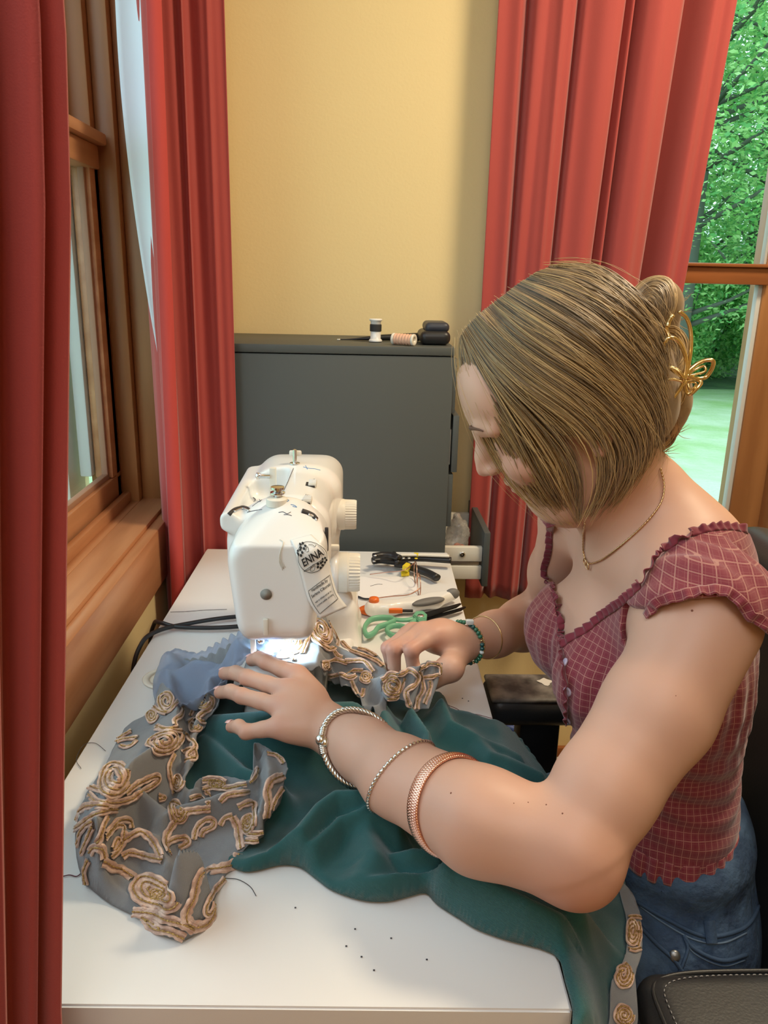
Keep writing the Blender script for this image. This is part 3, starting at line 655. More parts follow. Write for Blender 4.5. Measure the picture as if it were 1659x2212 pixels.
# power cables behind the machine
ca = empty('power_cable', (-.2, 1.15, .75), 'black power cable running off the desk behind the sewing machine', 'cable')
for pts in ([(-.10, 1.19, .757), (-.19, 1.175, .757), (-.255, 1.15, .757), (-.30, 1.12, .757), (-.318, 1.09, .748), (-.328, 1.07, .70), (-.334, 1.06, .55), (-.336, 1.06, .2)], [(-.10, 1.16, .757), (-.20, 1.135, .757), (-.27, 1.135, .757), (-.302, 1.15, .757), (-.318, 1.17, .745), (-.33, 1.18, .69), (-.336, 1.18, .5), (-.338, 1.18, .2)]):
    tube('cord', catmull(pts, 10), .0034, M['black'], ca, 10)
# ---------------------------------------------------------------- person
def v3(*a): return np.array(a, float)
per = empty('person', (.36, .79, 0), 'person with pinned up hair in a red checked top bending over the sewing machine', 'person')
H = v3(.203, .762, 1.172); pit = math.radians(30)
Fw = v3(-math.cos(pit), .10, -math.sin(pit)); Fw /= np.linalg.norm(Fw); Up = v3(-math.sin(pit), 0, math.cos(pit)); Up -= Fw * (Up @ Fw); Up /= np.linalg.norm(Up); Lf = np.cross(Up, Fw)   # her left (towards the camera)
HM = np.stack([Fw, Lf, Up])
def hp(f, l, u): return H + Fw * f + Lf * l + Up * u
shL = v3(.308, .634, 1.000); elL = at(1230, 1834, Z=.842); wrL = at(722, 1582, Z=.822)
shR = v3(.278, .942, 1.00); elR = v3(.282, 1.075, .805); wrR = v3(.150, .945, .826)
B = Field((-.21, .42, .50), (.50, 1.20, 1.31), .0026)
# torso (also used, slightly larger, for the blouse)
def torso(F, o=0.0, low=True):
    F.ell((.362, .785, .60), (.098 + o, .145 + o, .11 + o))
    F.ell((.345, .785, .72), (.080 + o, .122 + o, .13 + o), k=.05); F.ell((.330, .787, .88), (.088 + o, .132 + o, .13 + o), k=.05)
    F.ell((.262, .725, .890), (.050 + o, .054 + o, .054 + o), k=.035); F.ell((.257, .850, .890), (.050 + o, .054 + o, .054 + o), k=.035)
    F.chain([(.325, .79, .96), (.318, .79, 1.00)], [.082 + o, .066 + o], .05)
    F.chain([shL + (0, .012, 0), (.322, .73, 1.018), (.318, .84, 1.018), shR], [.045 + o, .046 + o, .046 + o, .044 + o], .05)
torso(B)
B.cone((.325, .785, 1.01), (.258, .773, 1.085), .052, .043, .04)           # neck
B.cone((.258, .773, 1.085), H + Up * -.05 + Fw * -.015, .044, .050, .03)
B.chain([(.338, .72, 1.035), (.300, .762, 1.08)], [.026, .026], .035)          # trapezius
B.chain([(.333, .85, 1.035), (.298, .80, 1.08)], [.026, .026], .035)
# head
B.ell(hp(-.008, 0, .026), (.086, .069, .084), HM, .03); B.ell(hp(.028, 0, -.030), (.055, .052, .068), HM, .03)
B.ell(hp(.052, 0, -.080), (.022, .026, .020), HM, .03); B.chain([hp(.0, .040, -.062), hp(.045, .022, -.088)], [.017, .014], .03); B.chain([hp(.0, -.040, -.062), hp(.045, -.022, -.088)], [.017, .014], .03)
B.ell(hp(.064, 0, .042), (.025, .048, .038), HM, .03)
B.chain([hp(.074, 0, .030), hp(.079, 0, .012)], [.013, .0115], .015); B.chain([hp(.083, 0, .010), hp(.094, 0, -.012), hp(.101, 0, -.024)], [.007, .008, .008], .012); B.ell(hp(.092, .010, -.026), (.009, .006, .006), HM, .006); B.ell(hp(.092, -.010, -.026), (.009, .006, .006), HM, .006)
for s in (1, -1):
    B.ell(hp(.084, s * .031, .004), (.010, .016, .009), HM, .008, cut=True)
    B.ell(hp(.065, s * .030, .001), (.0145, .0145, .0125), HM, .003)
    B.chain([hp(.074, s * .046, .018), hp(.082, s * .030, .022), hp(.083, s * .014, .018)], [.004, .0045, .004], .012)
    B.ell(hp(.060, s * .036, -.026), (.020, .020, .018), HM, .02)
    B.ell(hp(-.010, s * .072, -.008), (.016, .007, .028), HM, .005); B.ell(hp(-.006, s * .079, -.008), (.009, .005, .018), HM, .003, cut=True); B.ell(hp(-.004, s * .072, -.034), (.008, .006, .010), HM, .004)
B.ell(hp(.079, 0, -.046), (.011, .021, .0055), HM, .006); B.ell(hp(.076, 0, -.056), (.011, .018, .006), HM, .006)
B.rbox(hp(.093, 0, -.051), (.010, .017, .0008), .0006, HM, cut=True, k=.003)
# left arm
B.chain([shL, shL * .6 + elL * .4 + (.004, 0, -.002), elL * .75 + shL * .25, elL + (.002, 0, .006)], [.048, .0465, .0415, .040], .012)
B.cone(shL + (-.01, .02, -.01), (.295, .70, .95), .042, .035, .03)
B.cone(elL + (.004, -.008, -.006), elL + (.006, -.010, -.010), .034, .030, .02)
m1 = at(1040, 1772, Z=.846); m2 = at(865, 1678, Z=.836)
m3 = at(790, 1622, Z=.829)
B.chain([elL, m1, m2, m3, wrL], [.0405, .0430, .0365, .0305, .0270], .012)
# right arm
B.chain([shR, shR * .5 + elR * .5, elR], [.046, .040, .035], .02)
B.chain([elR, elR * .7 + wrR * .3, elR * .3 + wrR * .7, wrR], [.035, .035, .028, .022], .02)
# left hand laid flat on the cloth
def finger(pts, r, k=.0035): B.chain([np.array(p, float) for p in pts], r, k)
kL = {'i': at(642, 1460, Z=.852), 'm': at(620, 1492, Z=.850), 'r': at(608, 1527, Z=.843), 'p': at(604, 1570, Z=.833)}
pL = {'i': at(575, 1430, Z=.857), 'm': at(534, 1464, Z=.848), 'r': at(522, 1503, Z=.840), 'p': at(532, 1581, Z=.823)}
tL = {'i': at(544, 1426, Z=.846), 'm': at(485, 1455, Z=.829), 'r': at(475, 1496, Z=.822), 'p': at(500, 1570, Z=.812)}
for q, r0 in (('i', .0098), ('m', .0100), ('r', .0096), ('p', .0088)):
    dm = pL[q] * .5 + tL[q] * .5 + v3(0, 0, .0035)
    finger([kL[q], (kL[q] + pL[q]) / 2, pL[q], dm, tL[q]], [r0 * 1.02, r0 * .93, r0 * .91, r0 * .84, r0 * .76])
    B.cone(kL[q], wrL * .75 + kL[q] * .25 + v3(0, 0, .002), r0 * 1.05, .0150, .012)
B.chain([kL['i'] * .6 + wrL * .4, kL['m'] * .6 + wrL * .4, kL['r'] * .6 + wrL * .4, kL['p'] * .6 + wrL * .4], [.0145, .0155, .0150, .0135], .016)
B.chain([kL['i'] * .82 + wrL * .18, kL['m'] * .82 + wrL * .18, kL['r'] * .82 + wrL * .18, kL['p'] * .82 + wrL * .18], [.0112, .0118, .0112, .0108], .012)
th0 = wrL + v3(-.005, .022, -.002); finger([th0, th0 + (-.018, .030, -.006), th0 + (-.045, .052, -.008), th0 + (-.066, .062, -.014)], [.014, .0145, .0115, .0095], .014)
# right hand pinching the frill
kR = {'i': at(940, 1372, Z=.850), 'm': at(915, 1366, Z=.850), 'r': at(893, 1366, Z=.842), 'p': at(880, 1372, Z=.832)}
pR = {'i': at(888, 1404, Z=.842), 'm': at(850, 1402, Z=.838), 'r': at(838, 1400, Z=.826), 'p': at(840, 1408, Z=.812)}
tR = {'i': at(893, 1446, Z=.812), 'm': at(852, 1448, Z=.808), 'r': at(846, 1440, Z=.798), 'p': at(852, 1440, Z=.792)}
for q, r0 in (('i', .0098), ('m', .0100), ('r', .0094), ('p', .0085)):
    finger([kR[q], (kR[q] + pR[q]) / 2 + v3(0, 0, .001), pR[q], tR[q]], [r0 * 1.1, r0 * .98, r0 * .96, r0 * .84])
    B.cone(kR[q], wrR * .7 + kR[q] * .3, r0 * 1.12, .015, .014)
B.chain([kR['i'] * .6 + wrR * .4, kR['m'] * .6 + wrR * .4, kR['r'] * .6 + wrR * .4], [.017, .018, .017], .016)
t0 = wrR + v3(-.012, -.018, -.006); finger([t0, at(972, 1444, Z=.820), at(930, 1466, Z=.808), at(903, 1470, Z=.800)], [.0145, .0145, .0115, .0095], .014)
bV, bQ = B.mesh(2)
def skin():
    m = mat('skin', srgb(226, 178, 150), .48, bump=.08, bscale=260, dist=.0006, Subsurface_Weight=.12, Subsurface_Scale=.02, Specular_IOR_Level=.35)
    n = m.node_tree; b = n.nodes['Principled BSDF']; b.inputs['Subsurface Radius'].default_value = (1, .35, .2)
    at_ = n.nodes.new('ShaderNodeAttribute'); at_.attribute_name = 'flush'; mx = n.nodes.new('ShaderNodeMix'); mx.data_type = 'RGBA'
    mx.inputs[6].default_value = (*srgb(200, 158, 137), 1); mx.inputs[7].default_value = (*srgb(192, 116, 100), 1)
    n.links.new(at_.outputs['Fac'], mx.inputs[0]); n.links.new(mx.outputs[2], b.inputs['Base Color']); return m
body = meshnp('body', bV, bQ, skin(), per)
def attr(o, name, vals):
    a = o.data.attributes.new(name, 'FLOAT', 'POINT'); a.data.foreach_set('value', np.asarray(vals, np.float32))
fl = np.zeros(len(bV))
for c, r_, s_ in [(kL[q], .013, .45) for q in 'imrp'] + [(pL[q], .010, .30) for q in 'imrp'] + [(tL[q], .012, .4) for q in 'imrp'] + [(pR[q], .014, .5) for q in 'imrp'] + [(kR[q], .016, .35) for q in 'imrp'] + [(elL + (.01, -.02, -.02), .04, .5), (hp(.06, .03, -.02), .03, .45), (hp(.09, 0, -.058), .012, .9), (hp(.10, 0, -.028), .015, .3), (hp(-.01, .075, -.01), .02, .6), (elR, .06, .4)]:
    fl = np.maximum(fl, s_ * np.exp(-(np.linalg.norm(bV - c, axis=1) / r_) ** 2))
attr(body, 'flush', fl)
bB = bvh(bV, bQ)
# finger nails, as small shells on the fingertips
nail = mat('nail', srgb(232, 182, 176), .25)
for q in 'imrp':
    d = _n(tL[q] - pL[q]); up = _n(v3(0, 0, 1) - d * d[2]); sd = np.cross(d, up); c = tL[q] + d * .0025; Vn = []; n_ = 7
    for i in range(n_):
        for j in range(n_):
            a = (i / (n_ - 1) - .5) * 1.5; b_ = (j / (n_ - 1) - .5); w = .0072 * math.sqrt(max(.15, 1 - (2 * b_) ** 4 * .6)); Vn.append(c + sd * math.sin(a) * w + up * (math.cos(a) * .0079) + d * b_ * .0105 + up * (-.0022 * max(0, b_ + .1)))
    ii, jj = np.meshgrid(np.arange(n_ - 1), np.arange(n_ - 1), indexing='ij'); a = (ii * n_ + jj).ravel(); meshnp('fingernail', Vn, np.stack([a, a + n_, a + n_ + 1, a + 1], 1), nail, per)
# moles
mole = mat('mole', srgb(120, 70, 50), .6)
for x, y, r_ in [(974, 1713, .0011), (1141, 1733, .0007), (1180, 1738, .0008), (1215, 1757, .0009), (1495, 1319, .0013), (1110, 1735, .0006), (1460, 1503, .0005)]:
    h = hit(bB, x, y)
    if h: V, F = lathe([(.0001, -r_ * .3), (r_ * .8, 0), (r_ * .6, r_ * .25), (.0001, r_ * .3)], 10); V = V @ np.array(Vector(h[1]).to_track_quat('Z', 'Y').to_matrix()).T + h[0]; meshnp('mole', V, F, mole, per)
# eye: lid line and lashes
dk_ = mat('lash', srgb(96, 66, 48), .7)
for s in (1, -1):
    P = [hp(.0815 - .012 * abs(t) ** 1.5, s * (.030 + t * .0125), -.0035 + .0035 * (1 - t * t) - .003) for t in np.linspace(-1, 1, 9)]; tube('eyelash', P, .0007, dk_, per, 5)
    P = [hp(.0925 - .010 * max(0, t), s * (.028 + t * .017), .022 + .004 * (1 - t * t)) for t in np.linspace(-1, 1, 9)]; tube('eyebrow', P, np.array([.001, .0016, .002, .002, .002, .0018, .0015, .001, .0006]), dk_, per, 6)
# ---------------------------------------------------------------- clothes
def sstep(x, a, b): t = np.clip((x - a) / (b - a), 0, 1); return t * t * (3 - 2 * t)
NECK = [(1214, 1395), (1240, 1375), (1262, 1366), (1298, 1335), (1336, 1309), (1365, 1285), (1386, 1265), (1405, 1228), (1427, 1198), (1460, 1172), (1498, 1154), (1551, 1141), (1605, 1146), (1656, 1168), (1720, 1230)]
NECKR = [(1214, 1395), (1207, 1368), (1204, 1336), (1198, 1300), (1191, 1268), (1178, 1235), (1184, 1210), (1190, 1184), (1192, 1150), (1196, 1128)]
HEM = [(1340, 1905), (1372, 1925), (1420, 1948), (1480, 1962), (1530, 1958), (1580, 1925), (1612, 1885), (1636, 1845)]
BL = Field((.16, .56, .66), (.46, 1.04, 1.09), .0026)
torso(BL, .006)
BL.cone(shL + (-.01, .02, -.01), (.295, .70, .95), .047, .041, .03); BL.ell(shL + (.004, 0, .006), (.060, .060, .056), k=.02); BL.ell(shR + (.004, 0, .006), (.058, .058, .055), k=.02)
# openings: neckline, sleeve openings and hem are cut as volumes
gx = np.stack(np.meshgrid(*BL.ax, indexing='ij'), -1)
pp = proj(gx); dep = (gx - CAM) @ RM[:, 2]
poly = NECK[::-1] + NECKR[1:] + [(1196, 900), (1720, 900)]
act = BL.d < .02; dn = np.full(BL.n, .05); q, _ = polydist(pp[act], poly); dn[act] = q * dep[act] / FPX
BL.d = np.maximum(BL.d, -dn).astype(np.float32)
def cutplane(F, p, n, msk=None):
    n = np.array(n, float); n /= np.linalg.norm(n); d = (gx - np.array(p)) @ n
    if msk is not None: d = np.where(msk, d, -1)
    F.d = np.maximum(F.d, d).astype(np.float32)
zh = .704 + .012 * np.sin((gx[..., 1] - .6) * 14)
BL.d = np.maximum(BL.d, zh - gx[..., 2]).astype(np.float32)
cutplane(BL, shL + (-.004, -.006, -.014), (-.50, -.30, -1.0), (np.linalg.norm(gx - shL, axis=-1) < .075) & (gx[..., 1] < .672))
cutplane(BL, shR + (-.004, .006, -.014), (-.50, .30, -1.0), (np.linalg.norm(gx - shR, axis=-1) < .075) & (gx[..., 1] > .905))
SLV = [(1396, 1338), (1410, 1318), (1423, 1303), (1450, 1297), (1480, 1290), (1520, 1284), (1555, 1281), (1585, 1292), (1605, 1315), (1632, 1338), (1657, 1360)]
act = (BL.d < .02) & (np.linalg.norm(gx - shL, axis=-1) < .085) & (gx[..., 1] < .665); q, _ = polydist(pp[act], SLV + [(1720, 1400), (1720, 1540), (1400, 1540), (1385, 1400)]); dn = np.full(BL.n, .05); dn[act] = (q + 3) * dep[act] / FPX; BL.d = np.maximum(BL.d, -dn).astype(np.float32)
# the sleeve end is cut, so the arm leaves through an opening
V, Q = BL.mesh(1)
ang = np.arctan2(V[:, 1] - .79, -(V[:, 0] - .335)); cen = V - np.array([.335, .79, 0]); rad = np.linalg.norm(cen[:, :2], axis=1)
N2 = cen.copy(); N2[:, 2] = 0; N2 /= np.linalg.norm(N2, axis=1)[:, None] + 1e-9
wst = np.exp(-((V[:, 2] - .79) / .06) ** 2)
fold = .0022 * np.sin(V[:, 2] * 210 + 5 * np.sin(ang * 2.2) + ang * 3) * (wst * .9 + .15) + .0018 * np.sin(ang * 34 + V[:, 2] * 30) * np.exp(-((V[:, 2] - .885) / .05) ** 2)
V = V + N2 * fold[:, None]
shd = np.linalg.norm(V - shL, axis=1); V[:, 2] += np.where(shd < .08, .0022 * np.sin(V[:, 0] * 160 + V[:, 1] * 120), 0)
def plaid():
    m = mat('crimson_checked_cotton', srgb(118, 28, 46), .8, bump=.3, bscale=350, dist=.0008, Sheen_Weight=.3); t = m.node_tree; n = t.nodes; l = t.links; b = n['Principled BSDF']
    uv = n.new('ShaderNodeUVMap'); sp = n.new('ShaderNodeSeparateXYZ'); l.new(uv.outputs[0], sp.inputs[0])
    nz = n.new('ShaderNodeTexNoise'); nz.inputs['Scale'].default_value = 14; l.new(uv.outputs[0], nz.inputs['Vector'])
    outs = []
    for k in (0, 1):
        for per_, wid, am in ((.0072, .05, .34), (.0072 / 2, .05, .08)):
            a = n.new('ShaderNodeMath'); a.operation = 'MULTIPLY_ADD'; a.inputs[1].default_value = .006; l.new(nz.outputs[0], a.inputs[0]); l.new(sp.outputs[k], a.inputs[2])
            d = n.new('ShaderNodeMath'); d.operation = 'DIVIDE'; d.inputs[1].default_value = per_; l.new(a.outputs[0], d.inputs[0])
            f = n.new('ShaderNodeMath'); f.operation = 'FRACT'; l.new(d.outputs[0], f.inputs[0])
            s = n.new('ShaderNodeMath'); s.operation = 'SUBTRACT'; s.inputs[1].default_value = .5; l.new(f.outputs[0], s.inputs[0])
            ab = n.new('ShaderNodeMath'); ab.operation = 'ABSOLUTE'; l.new(s.outputs[0], ab.inputs[0])
            c = n.new('ShaderNodeMath'); c.operation = 'LESS_THAN'; c.inputs[1].default_value = wid; l.new(ab.outputs[0], c.inputs[0])
            mu = n.new('ShaderNodeMath'); mu.operation = 'MULTIPLY'; mu.inputs[1].default_value = am; l.new(c.outputs[0], mu.inputs[0]); outs.append(mu)
    cur = outs[0]
    for o in outs[1:]:
        x = n.new('ShaderNodeMath'); x.operation = 'MAXIMUM'; l.new(cur.outputs[0], x.inputs[0]); l.new(o.outputs[0], x.inputs[1]); cur = x
    mx = n.new('ShaderNodeMix'); mx.data_type = 'RGBA'; mx.inputs[6].default_value = (*srgb(118, 28, 46), 1); mx.inputs[7].default_value = (*srgb(214, 170, 150), 1)
    l.new(cur.outputs[0], mx.inputs[0]); l.new(mx.outputs[2], b.inputs['Base Color']); return m
PL = plaid(); PLR = mat('crimson_frill', srgb(112, 24, 42), .8, bump=.3, bscale=350, dist=.0008, Sheen_Weight=.3)
def setuv(o, uv):
    me = o.data; L = me.uv_layers.new(name='UVMap'); vi = np.zeros(len(me.loops), np.int32); me.loops.foreach_get('vertex_index', vi); L.data.foreach_set('uv', np.asarray(uv, np.float32)[vi].ravel())
blouse = meshnp('blouse', V, Q, PL, per)
setuv(blouse, np.stack([np.unwrap(ang) * .125, V[:, 2] + .035 * np.sin(ang * 1.3 + .4) * np.exp(-((V[:, 2] - .76) / .08) ** 2)], 1)); blV, blQ = V, Q; blB = bvh(V, Q)
def frill(name, P, out, w, amp, wl, m, parent, base=.0, seg=5, rows=5, seed=0):
    # gathered strip following a 3-D line P, growing along direction field out
    P = np.asarray(P); L = np.r_[0, np.cumsum(np.linalg.norm(np.diff(P, axis=0), axis=1))]; n = int(L[-1] / wl * 10) + 8; s = np.linspace(0, L[-1], n)
    Q_ = np.stack([np.interp(s, L, P[:, k]) for k in range(3)], 1); O = np.stack([np.interp(s, L, np.asarray(out)[:, k]) for k in range(3)], 1); O /= np.linalg.norm(O, axis=1)[:, None]
    T, _, _ = frames(Q_); S = np.cross(T, O); ph = 2 * np.pi * s / wl + 1.3 * np.sin(s * 90 + seed); Vv = []
    for r in range(rows):
        u = r / (rows - 1); Vv.append(Q_ + O * (base + w * u * (1 + .05 * np.sin(ph * .37 + seed)))[:, None] + S * (amp * (.2 + .8 * u) * (np.sin(ph) + .25 * np.sin(2 * ph + 1)))[:, None] + T * (amp * .12 * u * np.cos(ph * 1.0 + 1))[:, None])
    Vv = np.array(Vv); ii, jj = np.meshgrid(np.arange(rows - 1), np.arange(n - 1), indexing='ij'); a = (ii * n + jj).ravel()
    o = meshnp(name, Vv.reshape(-1, 3), np.stack([a, a + 1, a + n + 1, a + n], 1), m, parent); o.modifiers.new('s', 'SOLIDIFY').thickness = .0008
    setuv(o, np.stack([np.tile(s, rows), np.repeat(np.arange(rows) / (rows - 1) * w, n)], 1)); return o
def linehits(pts, Bs, n, off=.001):
    out = []; no = []
    for x, y in resample(catmull(pts, 8), n):
        best = None
        for Bq in Bs:
            h = hit(Bq, x, y, off)
            if h is not None and (best is None or np.linalg.norm(h[0] - CAM) < np.linalg.norm(best[0] - CAM)): best = h
        if best is not None: out.append(best[0]); no.append(best[1])
    return np.array(out), np.array(no)
def smooth3(P, k=3):
    P = P.copy()
    for _ in range(k): P[1:-1] = .5 * P[1:-1] + .25 * (P[:-2] + P[2:])
    return P
for pts in (NECK[:-1], NECKR):
    P, Nn = linehits([(x + 1, y + 3) for x, y in pts], [blB, bB], 70, .002); P = smooth3(P, 4); Nn = smooth3(Nn, 10)
    T, _, _ = frames(P); upv = np.cross(Nn, T); upv = np.where((upv[:, 2] > 0)[:, None], upv, -upv); frill('neck_frill', P, upv * .8 + Nn * .45, .0085, .0022, .011, PLR, blouse, -.002, seed=len(pts))
SLV = [(1396, 1338), (1410, 1318), (1423, 1303), (1450, 1297), (1480, 1290), (1520, 1284), (1555, 1281), (1585, 1292), (1605, 1315), (1632, 1338), (1657, 1360)]
P, Nn = linehits([(x, y - 4) for x, y in SLV], [blB, bB], 60, .002); P = smooth3(P, 6); Nn = smooth3(Nn, 10)
T, _, _ = frames(P); dnv = np.cross(Nn, T); dnv = np.where((dnv[:, 2] < 0)[:, None], dnv, -dnv); frill('sleeve_frill', P, dnv + Nn * .25, .010, .0016, .012, PL, blouse, -.006)
# peplum frill at the hem, all the way round
a = np.linspace(-math.pi, math.pi, 160); P = []
for t in a:
    d = np.array([-math.cos(t), math.sin(t), 0.0]); y0 = .79 + math.sin(t) * .13; z0 = .704 + .012 * math.sin((y0 - .6) * 14) + .004; q = blB.ray_cast(Vector((.345 + d[0] * .4, .787 + d[1] * .4, z0 + .003)), Vector(-d)); P.append(np.array(q[0]) + d * .001 if q[0] else np.array([.345, .787, z0]) + d * .1)
P = np.array(P); out = np.stack([-np.cos(a) * .28, np.sin(a) * .28, -np.ones(160)], 1); P = smooth3(P, 10); frill('hem_frill', P, out, .024, .0020, .019, PL, blouse, 0, rows=6)
# button placket
P, Nn = linehits([(1216, 1402), (1222, 1450), (1226, 1500), (1226, 1560), (1222, 1620), (1216, 1690), (1212, 1730)], [blB], 50, .001); P = smooth3(P, 4)
T, _, _ = frames(P); frill('placket_frill', P, Nn * .6 + np.array([-.2, -.8, 0]), .009, .002, .014, PLR, blouse, -.001)
bt = mat('pearl_button', srgb(180, 170, 190), .2)
for x, y in ((1222, 1432), (1227, 1494), (1228, 1556), (1225, 1600), (1221, 1655)):
    h = hit(blB, x, y, .0012)
    if h: V, F = lathe([(.0001, -.001), (.0045, -.001), (.005, 0), (.0042, .0012), (.0025, .0008), (.0001, .0008)], 18); meshnp('button', V @ np.array(Vector(h[1]).to_track_quat('Z', 'Y').to_matrix()).T + h[0], F, bt, blouse)

# jeans
den = mat('blue_denim', srgb(40, 60, 88), .85, var=srgb(62, 86, 114), vscale=34, bump=.9, bscale=90, dist=.004)
den2 = mat('denim_seam', srgb(48, 70, 98), .85, bump=.6, bscale=300, dist=.001)
J = Field((-.16, .48, .02), (.50, 1.06, .76), .005)
J.ell((.362, .785, .60), (.106, .153, .112)); J.chain([(.352, .785, .68), (.352, .785, .715)], [.10, .092], .04); J.ell((.352, .785, .69), (.098, .140, .05), k=.03)
for s, hy, ky in ((-1, .700, .655), (1, .865, .915)):
    hip_ = v3(.345, hy, .575); kn = v3(-.075, ky, .555); an = v3(-.02, ky, .10)
    J.chain([hip_, hip_ * .5 + kn * .5, kn], [.096, .076, .058], .03); J.chain([kn, kn * .5 + an * .5 + v3(.02, 0, 0), an], [.056, .055, .042], .02)
J.d = np.maximum(J.d, (np.stack(np.meshgrid(*J.ax, indexing='ij'), -1)[..., 2] - .722)).astype(np.float32)
V, Q = J.mesh(1); V = V.copy(); V[:, 2] += .0025 * np.sin(V[:, 0] * 120 + V[:, 1] * 60) * (V[:, 2] < .69)
jeans = meshnp('jeans', V, Q, den, per); jB = bvh(V, Q)
stm = mat('pale_stitching', srgb(84, 104, 128), .8)
def jline(pts, r, m, nm, n=40, off=.0006):
    P, Nn = linehits(pts, [jB], n, off)
    if len(P) > 3: return tube(nm, smooth3(P, 2), r, m, jeans, 6)
jline([(1376, 1948), (1440, 1985), (1520, 2022), (1590, 2012), (1625, 1985), (1646, 1930)], .0022, den2, 'waistband_seam', 50)
jline([(1383, 1958), (1440, 1998), (1500, 2030), (1560, 2037), (1612, 2015)], .0010, stm, 'waistband_stitching', 50)
jline([(1476, 2020), (1500, 2050), (1560, 2075), (1612, 2062)], .0022, den2, 'pocket_edge'); jline([(1478, 2028), (1500, 2060), (1560, 2086), (1608, 2074)], .0009, stm, 'pocket_stitching')
jline([(1384, 2002), (1420, 2040), (1455, 2072), (1475, 2100)], .0022, den2, 'fly_seam'); jline([(1478, 2025), (1485, 2050), (1474, 2085), (1462, 2112)], .0018, den2, 'side_seam')
h = hit(jB, 1457, 2064, .001)
if h: V, F = lathe([(.0001, -.001), (.0052, -.001), (.0055, .001), (.003, .0018), (.0001, .0022)], 18); meshnp('rivet', V @ np.array(Vector(h[1]).to_track_quat('Z', 'Y').to_matrix()).T + h[0], F, mat('dull_rivet', (.25, .26, .27), .4, .9), jeans)
P, Nn = linehits([(1529, 1985), (1532, 2010), (1535, 2036)], [jB], 8, .003)
if len(P) > 3:
    T, _, _ = frames(P); S = np.cross(T, Nn); Vv = np.stack([P - S * .0055, P - S * .0055 + Nn * .0015, P + S * .0055 + Nn * .0015, P + S * .0055], 1).reshape(-1, 3); a = np.arange(len(P) - 1) * 4
    meshnp('belt_loop', Vv, np.vstack([np.stack([a + k, a + 4 + k, a + 5 + k, a + 1 + k], 1) for k in range(3)]), den2, jeans)
for ky in (.655, .915):
    Sf = Field((-.22, ky - .06, -.01), (.04, ky + .06, .13), .005); Sf.chain([(.0, ky, .045), (-.08, ky, .04), (-.15, ky, .03)], [.045, .04, .03], .03); Sf.cone((-.015, ky, .10), (-.01, ky, .05), .036, .04, .02)
    gz = np.stack(np.meshgrid(*Sf.ax, indexing='ij'), -1)[..., 2]; Sf.d = np.maximum(Sf.d, .002 - gz).astype(np.float32); V, Q = Sf.mesh(1); meshnp('shoe', V, Q, M['white2'], per)
# ---------------------------------------------------------------- hair
def hairmat():
    m = mat('blonde_hair', srgb(160, 120, 70), .42, Specular_IOR_Level=.5, Sheen_Weight=.2); t = m.node_tree; n = t.nodes; l = t.links; b = n['Principled BSDF']
    a = n.new('ShaderNodeAttribute'); a.attribute_name = 'tone'; r_ = n.new('ShaderNodeValToRGB'); l.new(a.outputs['Fac'], r_.inputs[0]); l.new(r_.outputs[0], b.inputs['Base Color'])
    e = r_.color_ramp.elements; e[0].color = (*srgb(84, 68, 50), 1); e[1].color = (*srgb(214, 178, 118), 1); k = e.new(.45); k.color = (*srgb(142, 114, 76), 1); return m
HAIR = hairmat()
EV = Field((.06, .63, 1.02), (.36, .90, 1.32), .004)
EV.ell(hp(-.010, 0, .026), (.094, .077, .093), HM); EV.ell(hp(.006, 0, -.035), (.072, .072, .080), HM, .03); EV.ell(hp(-.055, 0, -.03), (.045, .055, .06), HM, .03)
evV, evQ = EV.mesh(1); evB = bvh(evV, evQ)
sh = Field((.06, .63, 1.02), (.38, .90, 1.32), .0026)
sh.ell(hp(-.010, 0, .027), (.0915, .0735, .0905), HM); sh.ell(hp(-.058, 0, -.02), (.040, .052, .055), HM, .03)
gx = np.stack(np.meshgrid(*sh.ax, indexing='ij'), -1); pp = proj(gx); dep = (gx - CAM) @ RM[:, 2]
poly = [(940, 725), (1004, 745), (1020, 830), (1048, 905), (1100, 955), (1180, 965), (1262, 958), (1318, 975), (1352, 1010), (1395, 1020), (1440, 985), (1500, 985), (1500, 1300), (900, 1300)]
act = sh.d < .02; dn = np.full(sh.n, .05); q, _ = polydist(pp[act], poly); dn[act] = q * dep[act] / FPX; sh.d = np.maximum(sh.d, -dn).astype(np.float32)
V, Q = sh.mesh(1); hair = meshnp('hair', V, Q, HAIR, per); attr(hair, 'tone', .22 + .1 * rng.random(len(V)))
def zz(pts): return [(940 + x / 2.307, 520 + y / 2.307) for x, y in pts]
def env3(pts, n, Bq, fbY=.762):
    P = resample(catmull(zz(pts), 8), n); out = np.zeros((n, 3)); ok = np.zeros(n, bool)
    for i, (x, y) in enumerate(P):
        h = hit(Bq, x, y)
        if h is not None: out[i] = h[0]; ok[i] = True
    dd = np.array([(o - CAM) @ RM[:, 2] for o in out])
    if ok.any():
        di = np.interp(np.arange(n), np.where(ok)[0], dd[ok])
        for i in np.where(~ok)[0]: out[i] = ad(P[i][0], P[i][1], di[i])
    else:
        for i in range(n): out[i] = at(P[i][0], P[i][1], Y=fbY)
    for _ in range(3): out[1:-1] = .5 * out[1:-1] + .25 * (out[:-2] + out[2:])
    return out
NS = 22
